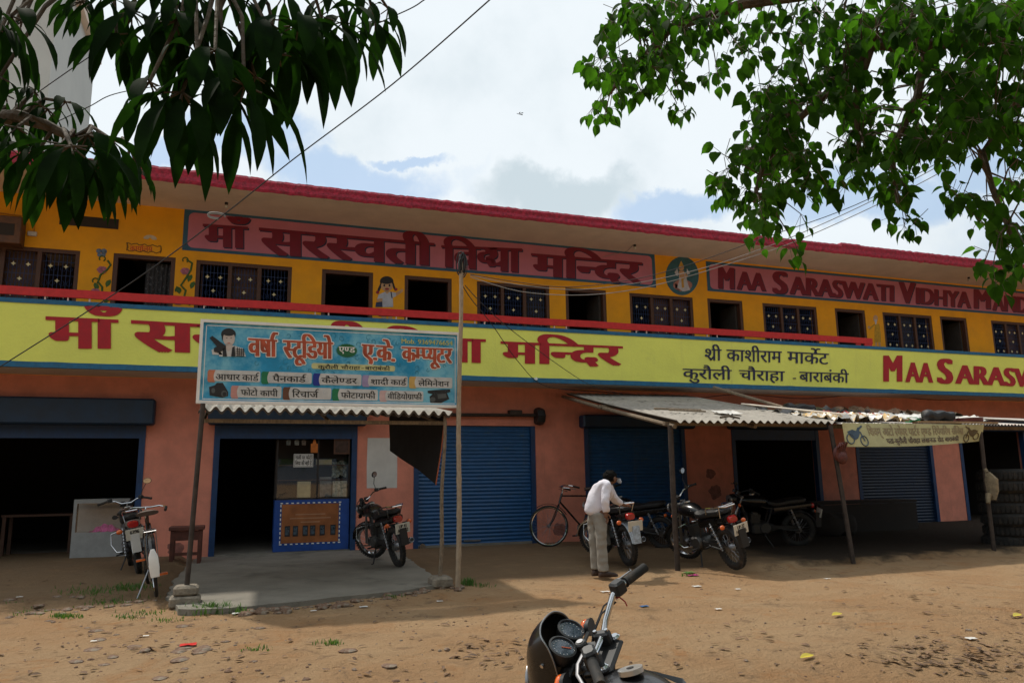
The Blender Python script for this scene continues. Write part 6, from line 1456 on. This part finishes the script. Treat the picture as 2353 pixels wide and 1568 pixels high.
cable([(420, 10, -7), (247, 105, -6), (112, 195, -5.3), (-60, 320, -4.5)], .006, m_wire, 'short stretch of cable crossing before the pale tower block')
ws = [[(1080, 630, -5.58), (1190, 648, -5.7), (1300, 659, -5.9), (1430, 646, -6.3), (1560, 615, -6.8), (1750, 548, -7.4), (2000, 455, -8.2), (2352, 262, -9.3), (2500, 170, -9.8)],
 [(1080, 632, -5.58), (1200, 655, -5.7), (1350, 664, -6.0), (1560, 630, -6.8), (1780, 560, -7.5), (2050, 438, -8.4), (2352, 270, -9.3), (2500, 180, -9.8)],
 [(1080, 636, -5.58), (1200, 670, -5.7), (1350, 677, -6.0), (1500, 656, -6.6), (1700, 598, -7.3), (1850, 545, -7.8), (2100, 428, -8.5), (2352, 288, -9.3), (2500, 205, -9.8)]]
for s_, m_, l_ in zip(ws, (m_wire, m_wirew, m_wirew), ('uppermost of the three cables running right from the bamboo pole', 'middle cable of the three running right from the bamboo pole', 'lowest and most sagging cable running right from the bamboo pole')): cable(s_, .005, m_, l_, group='cables from the bamboo pole')
cable([(1062, 655, -5.55), (1085, 690, -5.3), (1130, 745, -4.6), (1190, 830, -3.4), (1250, 885, -1.9), (1345, 898, -.4)], .006, m_wire, 'black drop cable from the bamboo pole to the left end of the cement awning')
cable([(1068, 655, -5.55), (1110, 700, -5.1), (1180, 762, -4.2), (1300, 850, -2.5), (1360, 885, -1.6), (1430, 905, -.6)], .006, m_wire, 'upper thin drop cable from the bamboo pole down to the cement awning')
cable([(1290, 893, -.5), (1450, 905, -.45), (1560, 918, -.4), (1700, 905, -.1), (1850, 915, -.1), (2000, 905, -.1), (2150, 918, -.1), (2352, 915, -.1)], .008, m_wire, 'slack cable strung along the salmon wall above the right awnings')
b = MB(); p = at(1193, 262, d=7); b.tube([p+Vector((-.025, 0, .0)), p+Vector((.03, 0, -.004))], [.002, .004], 5); b.add([p, p+Vector((.03, .004, .022)), p+Vector((.042, .004, .016)), p+Vector((-.005, -.003, .012)), p+Vector((.012, -.003, .02))], [(0, 1, 2), (0, 3, 4)]); solo(b, 'flying_insect', m_blackpl, 'tiny dark winged insect flying in the middle of the sky', 'insect')

# ------------------------------------------------------------------ stones, litter, grass
def stone(c, s_, flat=.4, seed=0):
    b = MB(); b.ball((0, 0, 0), s_, s_*.75, s_*flat, 8)
    rot = Matrix.Rotation(rnd.uniform(0, 6.3), 3, 'Z')
    b.v = [rot @ (v*(1+.35*mnoise.noise(v*(2.2/s_)+Vector((seed*3.1, 0, 0)))))+Vector(c) for v in b.v]; return b
def gpt(px, py):
    z = -.02
    for k in range(4): p = at(px, py, z=z); z = gh(p.x, p.y)
    p.z = z; return p
edge = [(545, 1408), (600, 1405), (650, 1402), (700, 1399), (760, 1392), (820, 1383), (870, 1374), (920, 1366), (960, 1360), (1000, 1352), (1035, 1345), (1055, 1350)]
i_ = 0
for j in range(len(edge)-1):
    for k in range(5):
        t = rnd.random(); x = edge[j][0]+(edge[j+1][0]-edge[j][0])*t; y = edge[j][1]+(edge[j+1][1]-edge[j][1])*t+rnd.uniform(-7, 7)
        p = gpt(x, y); s_ = rnd.uniform(.03, .095); b = stone(p+Vector((0, 0, s_*.10)), s_, rnd.uniform(.25, .5), i_); i_ += 1
        solo(b, 'broken_brick', m_brick, 'brown broken brick or stone lying along the front edge of the cement apron', 'brick', 'broken bricks along the apron edge', base=p)
for j in range(30):
    x = rnd.gauss(420, 190); y = rnd.gauss(1478, 26)
    if x < 5 or y > 1566: continue
    p = gpt(x, y); s_ = rnd.uniform(.03, .10); b = stone(p, s_, rnd.uniform(.12, .26), 200+j)
    solo(b, 'flat_stone', m_brick, 'flat brown stone flake lying loose on the dirt at the lower left', 'stone', 'flat stones on the dirt at the lower left', base=p)
for j in range(34):
    x = rnd.uniform(10, 390); y = rnd.gauss(1388-.03*x, 8)
    p = gpt(x, y); s_ = rnd.uniform(.03, .085); b = stone(p, s_, rnd.uniform(.2, .4), 300+j)
    solo(b, 'broken_brick', m_brick, 'small broken brick at the grassy ledge left of the cement apron', 'brick', 'broken bricks at the left ledge', base=p)
gv = MB()
for j in range(2600):
    px = rnd.uniform(-100, 2500); py = 1300+270*rnd.random()**.8; p = gpt(px, py)
    dens = mnoise.noise(Vector((p.x*.7, p.y*.7, 2)))
    if rnd.random() > .10+dens*.8+(.25 if px < 1100 and py > 1400 else 0): continue
    s_ = rnd.uniform(.005, .018)*(1 if rnd.random() > .06 else 2); qq = stone(p, s_, .5, j); gv.m = 0; gv.add(qq.v, qq.f)
tag(gv.build('gravel', m_brick), 'small stones and crumbs scattered over the dirt', 'gravel', kind='stuff')
ll = MB()
for j in range(760):
    px = rnd.uniform(0, 2400); py = 1330+235*rnd.random()
    if j > 420: px, py = (rnd.gauss(2180, 110), rnd.gauss(1505, 26)) if j % 3 else ((rnd.gauss(1130, 60), rnd.gauss(1500, 22)) if j % 2 else (rnd.gauss(300, 160), rnd.gauss(1470, 26)))
    if py > 1566: continue
    p = gpt(px, py)
    if j < 420 and mnoise.noise(Vector((p.x*.9, p.y*.9, 12))) < .02 and rnd.random() < .75: continue
    leaf(ll, p+Vector((0, 0, .012)), Vector((math.cos(j*2.4), math.sin(j*2.4), .12)), rnd.uniform(.04, .11), rnd.uniform(.012, .04), .3, rnd.uniform(-.3, .3))
tag(ll.build('leaf_litter', mat('dry_leaf', (.17, .10, .055), .9, var=.5, scale=6)), 'dry brown leaves and twigs scattered over the dirt', 'leaf litter', kind='stuff')
def flat(px, py, s_, m, name, label, cat, seed=0, group=None):
    p = gpt(px, py); b = MB(); vs = []
    for i in range(5):
        for j in range(5):
            vs.append(p+Vector(((i-2)*s_*.25+.1*s_*mnoise.noise(Vector((i, j, seed))), (j-2)*s_*.18+.1*s_*mnoise.noise(Vector((i, j, seed+5))), .012+.12*s_*abs(mnoise.noise(Vector((i*.7, j*.7, seed+9)))))))
    b.add(vs, [[i*5+j, (i+1)*5+j, (i+1)*5+j+1, i*5+j+1] for i in range(4) for j in range(4)]); return solo(b, name, m, label, cat, group)
flat(432, 1483, .13, mat('red_packet', (.62, .03, .025), .35), 'red_packet', 'bright red empty packet lying on the dirt at the lower left', 'packet', 1)
for x, y, l_ in ((1925, 1421, 'yellow fallen leaf on the dirt in the right middle ground'), (1856, 1516, 'yellow fallen leaf near the bottom right of the foreground'), (2340, 1418, 'yellow fallen leaf at the right edge of the dirt')):
    p = gpt(x, y); b = MB(); leaf(b, p+Vector((-.07, 0, .02)), Vector((1, .25, .12)), .17, .055, .2, .3); solo(b, 'fallen_leaf', mat('yellow_leaf', (.58, .46, .03), .5), l_, 'leaf', 'yellow fallen leaves')
flat(1590, 1322, .16, mat('pink_plastic', (.45, .05, .20), .4), 'plastic_scrap', 'pink plastic scrap at the foot of the iron awning post', 'scrap', 3)
flat(1583, 1316, .16, mat('green_scrap', (.10, .22, .05), .6), 'plastic_scrap', 'green leafy scrap beside the iron awning post', 'scrap', 4)
for j, (x, y) in enumerate([(720, 1404), (405, 1352), (412, 1380), (545, 1410), (398, 1388), (215, 1474), (335, 1462), (1390, 1360), (1600, 1347), (1695, 1354), (1420, 1330), (1010, 1382), (835, 1395), (45, 1372), (1900, 1330), (2230, 1468), (1650, 1400)]):
    flat(x, y, rnd.uniform(.05, .11), m_paper, 'paper_scrap', 'small dirty white scrap of paper or plastic lying on the ground', 'scrap', 20+j, 'white scraps on the ground')
flat(1480, 1393, .09, mat('blue_plastic', (.03, .14, .35), .4), 'plastic_scrap', 'blue plastic scrap on the dirt right of the foreground motorcycle', 'scrap', 50)
gr = MB()
def tuft(px, py, n, sp, h):
    for j in range(n):
        p = gpt(px+rnd.gauss(0, sp), py+rnd.gauss(0, sp*.16)); a = rnd.uniform(0, 6.3); L_ = h*rnd.uniform(.25, .75); dx = Vector((math.cos(a), math.sin(a), 0)); sd_ = Vector((-dx.y, dx.x, 0))*.005
        t1 = p+dx*L_*.25+Vector((0, 0, L_*.7)); t2 = p+dx*L_*.6+Vector((0, 0, L_)); gr.add([p-sd_, p+sd_, t1+sd_*.7, t1-sd_*.7, t2], [(0, 1, 2, 3), (3, 2, 4)])
for a in [(230, 1362, 260, 40, .07), (300, 1350, 220, 28, .08), (150, 1416, 160, 16, .06), (290, 1418, 70, 18, .05), (340, 1408, 60, 20, .05), (470, 1406, 170, 24, .15), (500, 1404, 150, 20, .16), (550, 1408, 50, 10, .12), (1075, 1342, 130, 9, .14), (1110, 1346, 40, 14, .08), (760, 1478, 60, 14, .06), (900, 1372, 40, 12, .07), (1582, 1322, 50, 8, .08), (60, 1388, 60, 30, .05), (590, 1490, 30, 14, .05), (390, 1425, 60, 20, .05)]: tuft(*a)
tag(gr.build('grass', mat('short_grass', (.055, .12, .02), .7, transl=.25)), 'tufts of short green grass along the ledge and the apron', 'grass', kind='stuff')

fwd = MB(); r5 = random.Random(9)  # unseen tree row behind the camera, added to block low sky light
for j in range(2600):
    x = r5.uniform(-70, 70); z = r5.uniform(.2, 1)**.7*(8.5+2.5*mnoise.noise(Vector((x*.12, 0, 0)))); a = r5.uniform(0, 6.3)
    leaf(fwd, Vector((x, -46+r5.uniform(-3, 3), z)), Vector((math.cos(a), math.sin(a), r5.uniform(-.5, .5))), r5.uniform(1.4, 2.6), r5.uniform(1., 1.7), .8, r5.uniform(-1, 1), 1)
tag(fwd.build('unseen_wood', m_leafB), 'unseen line of trees added behind the camera to shade the facade', 'wood', kind='stuff')
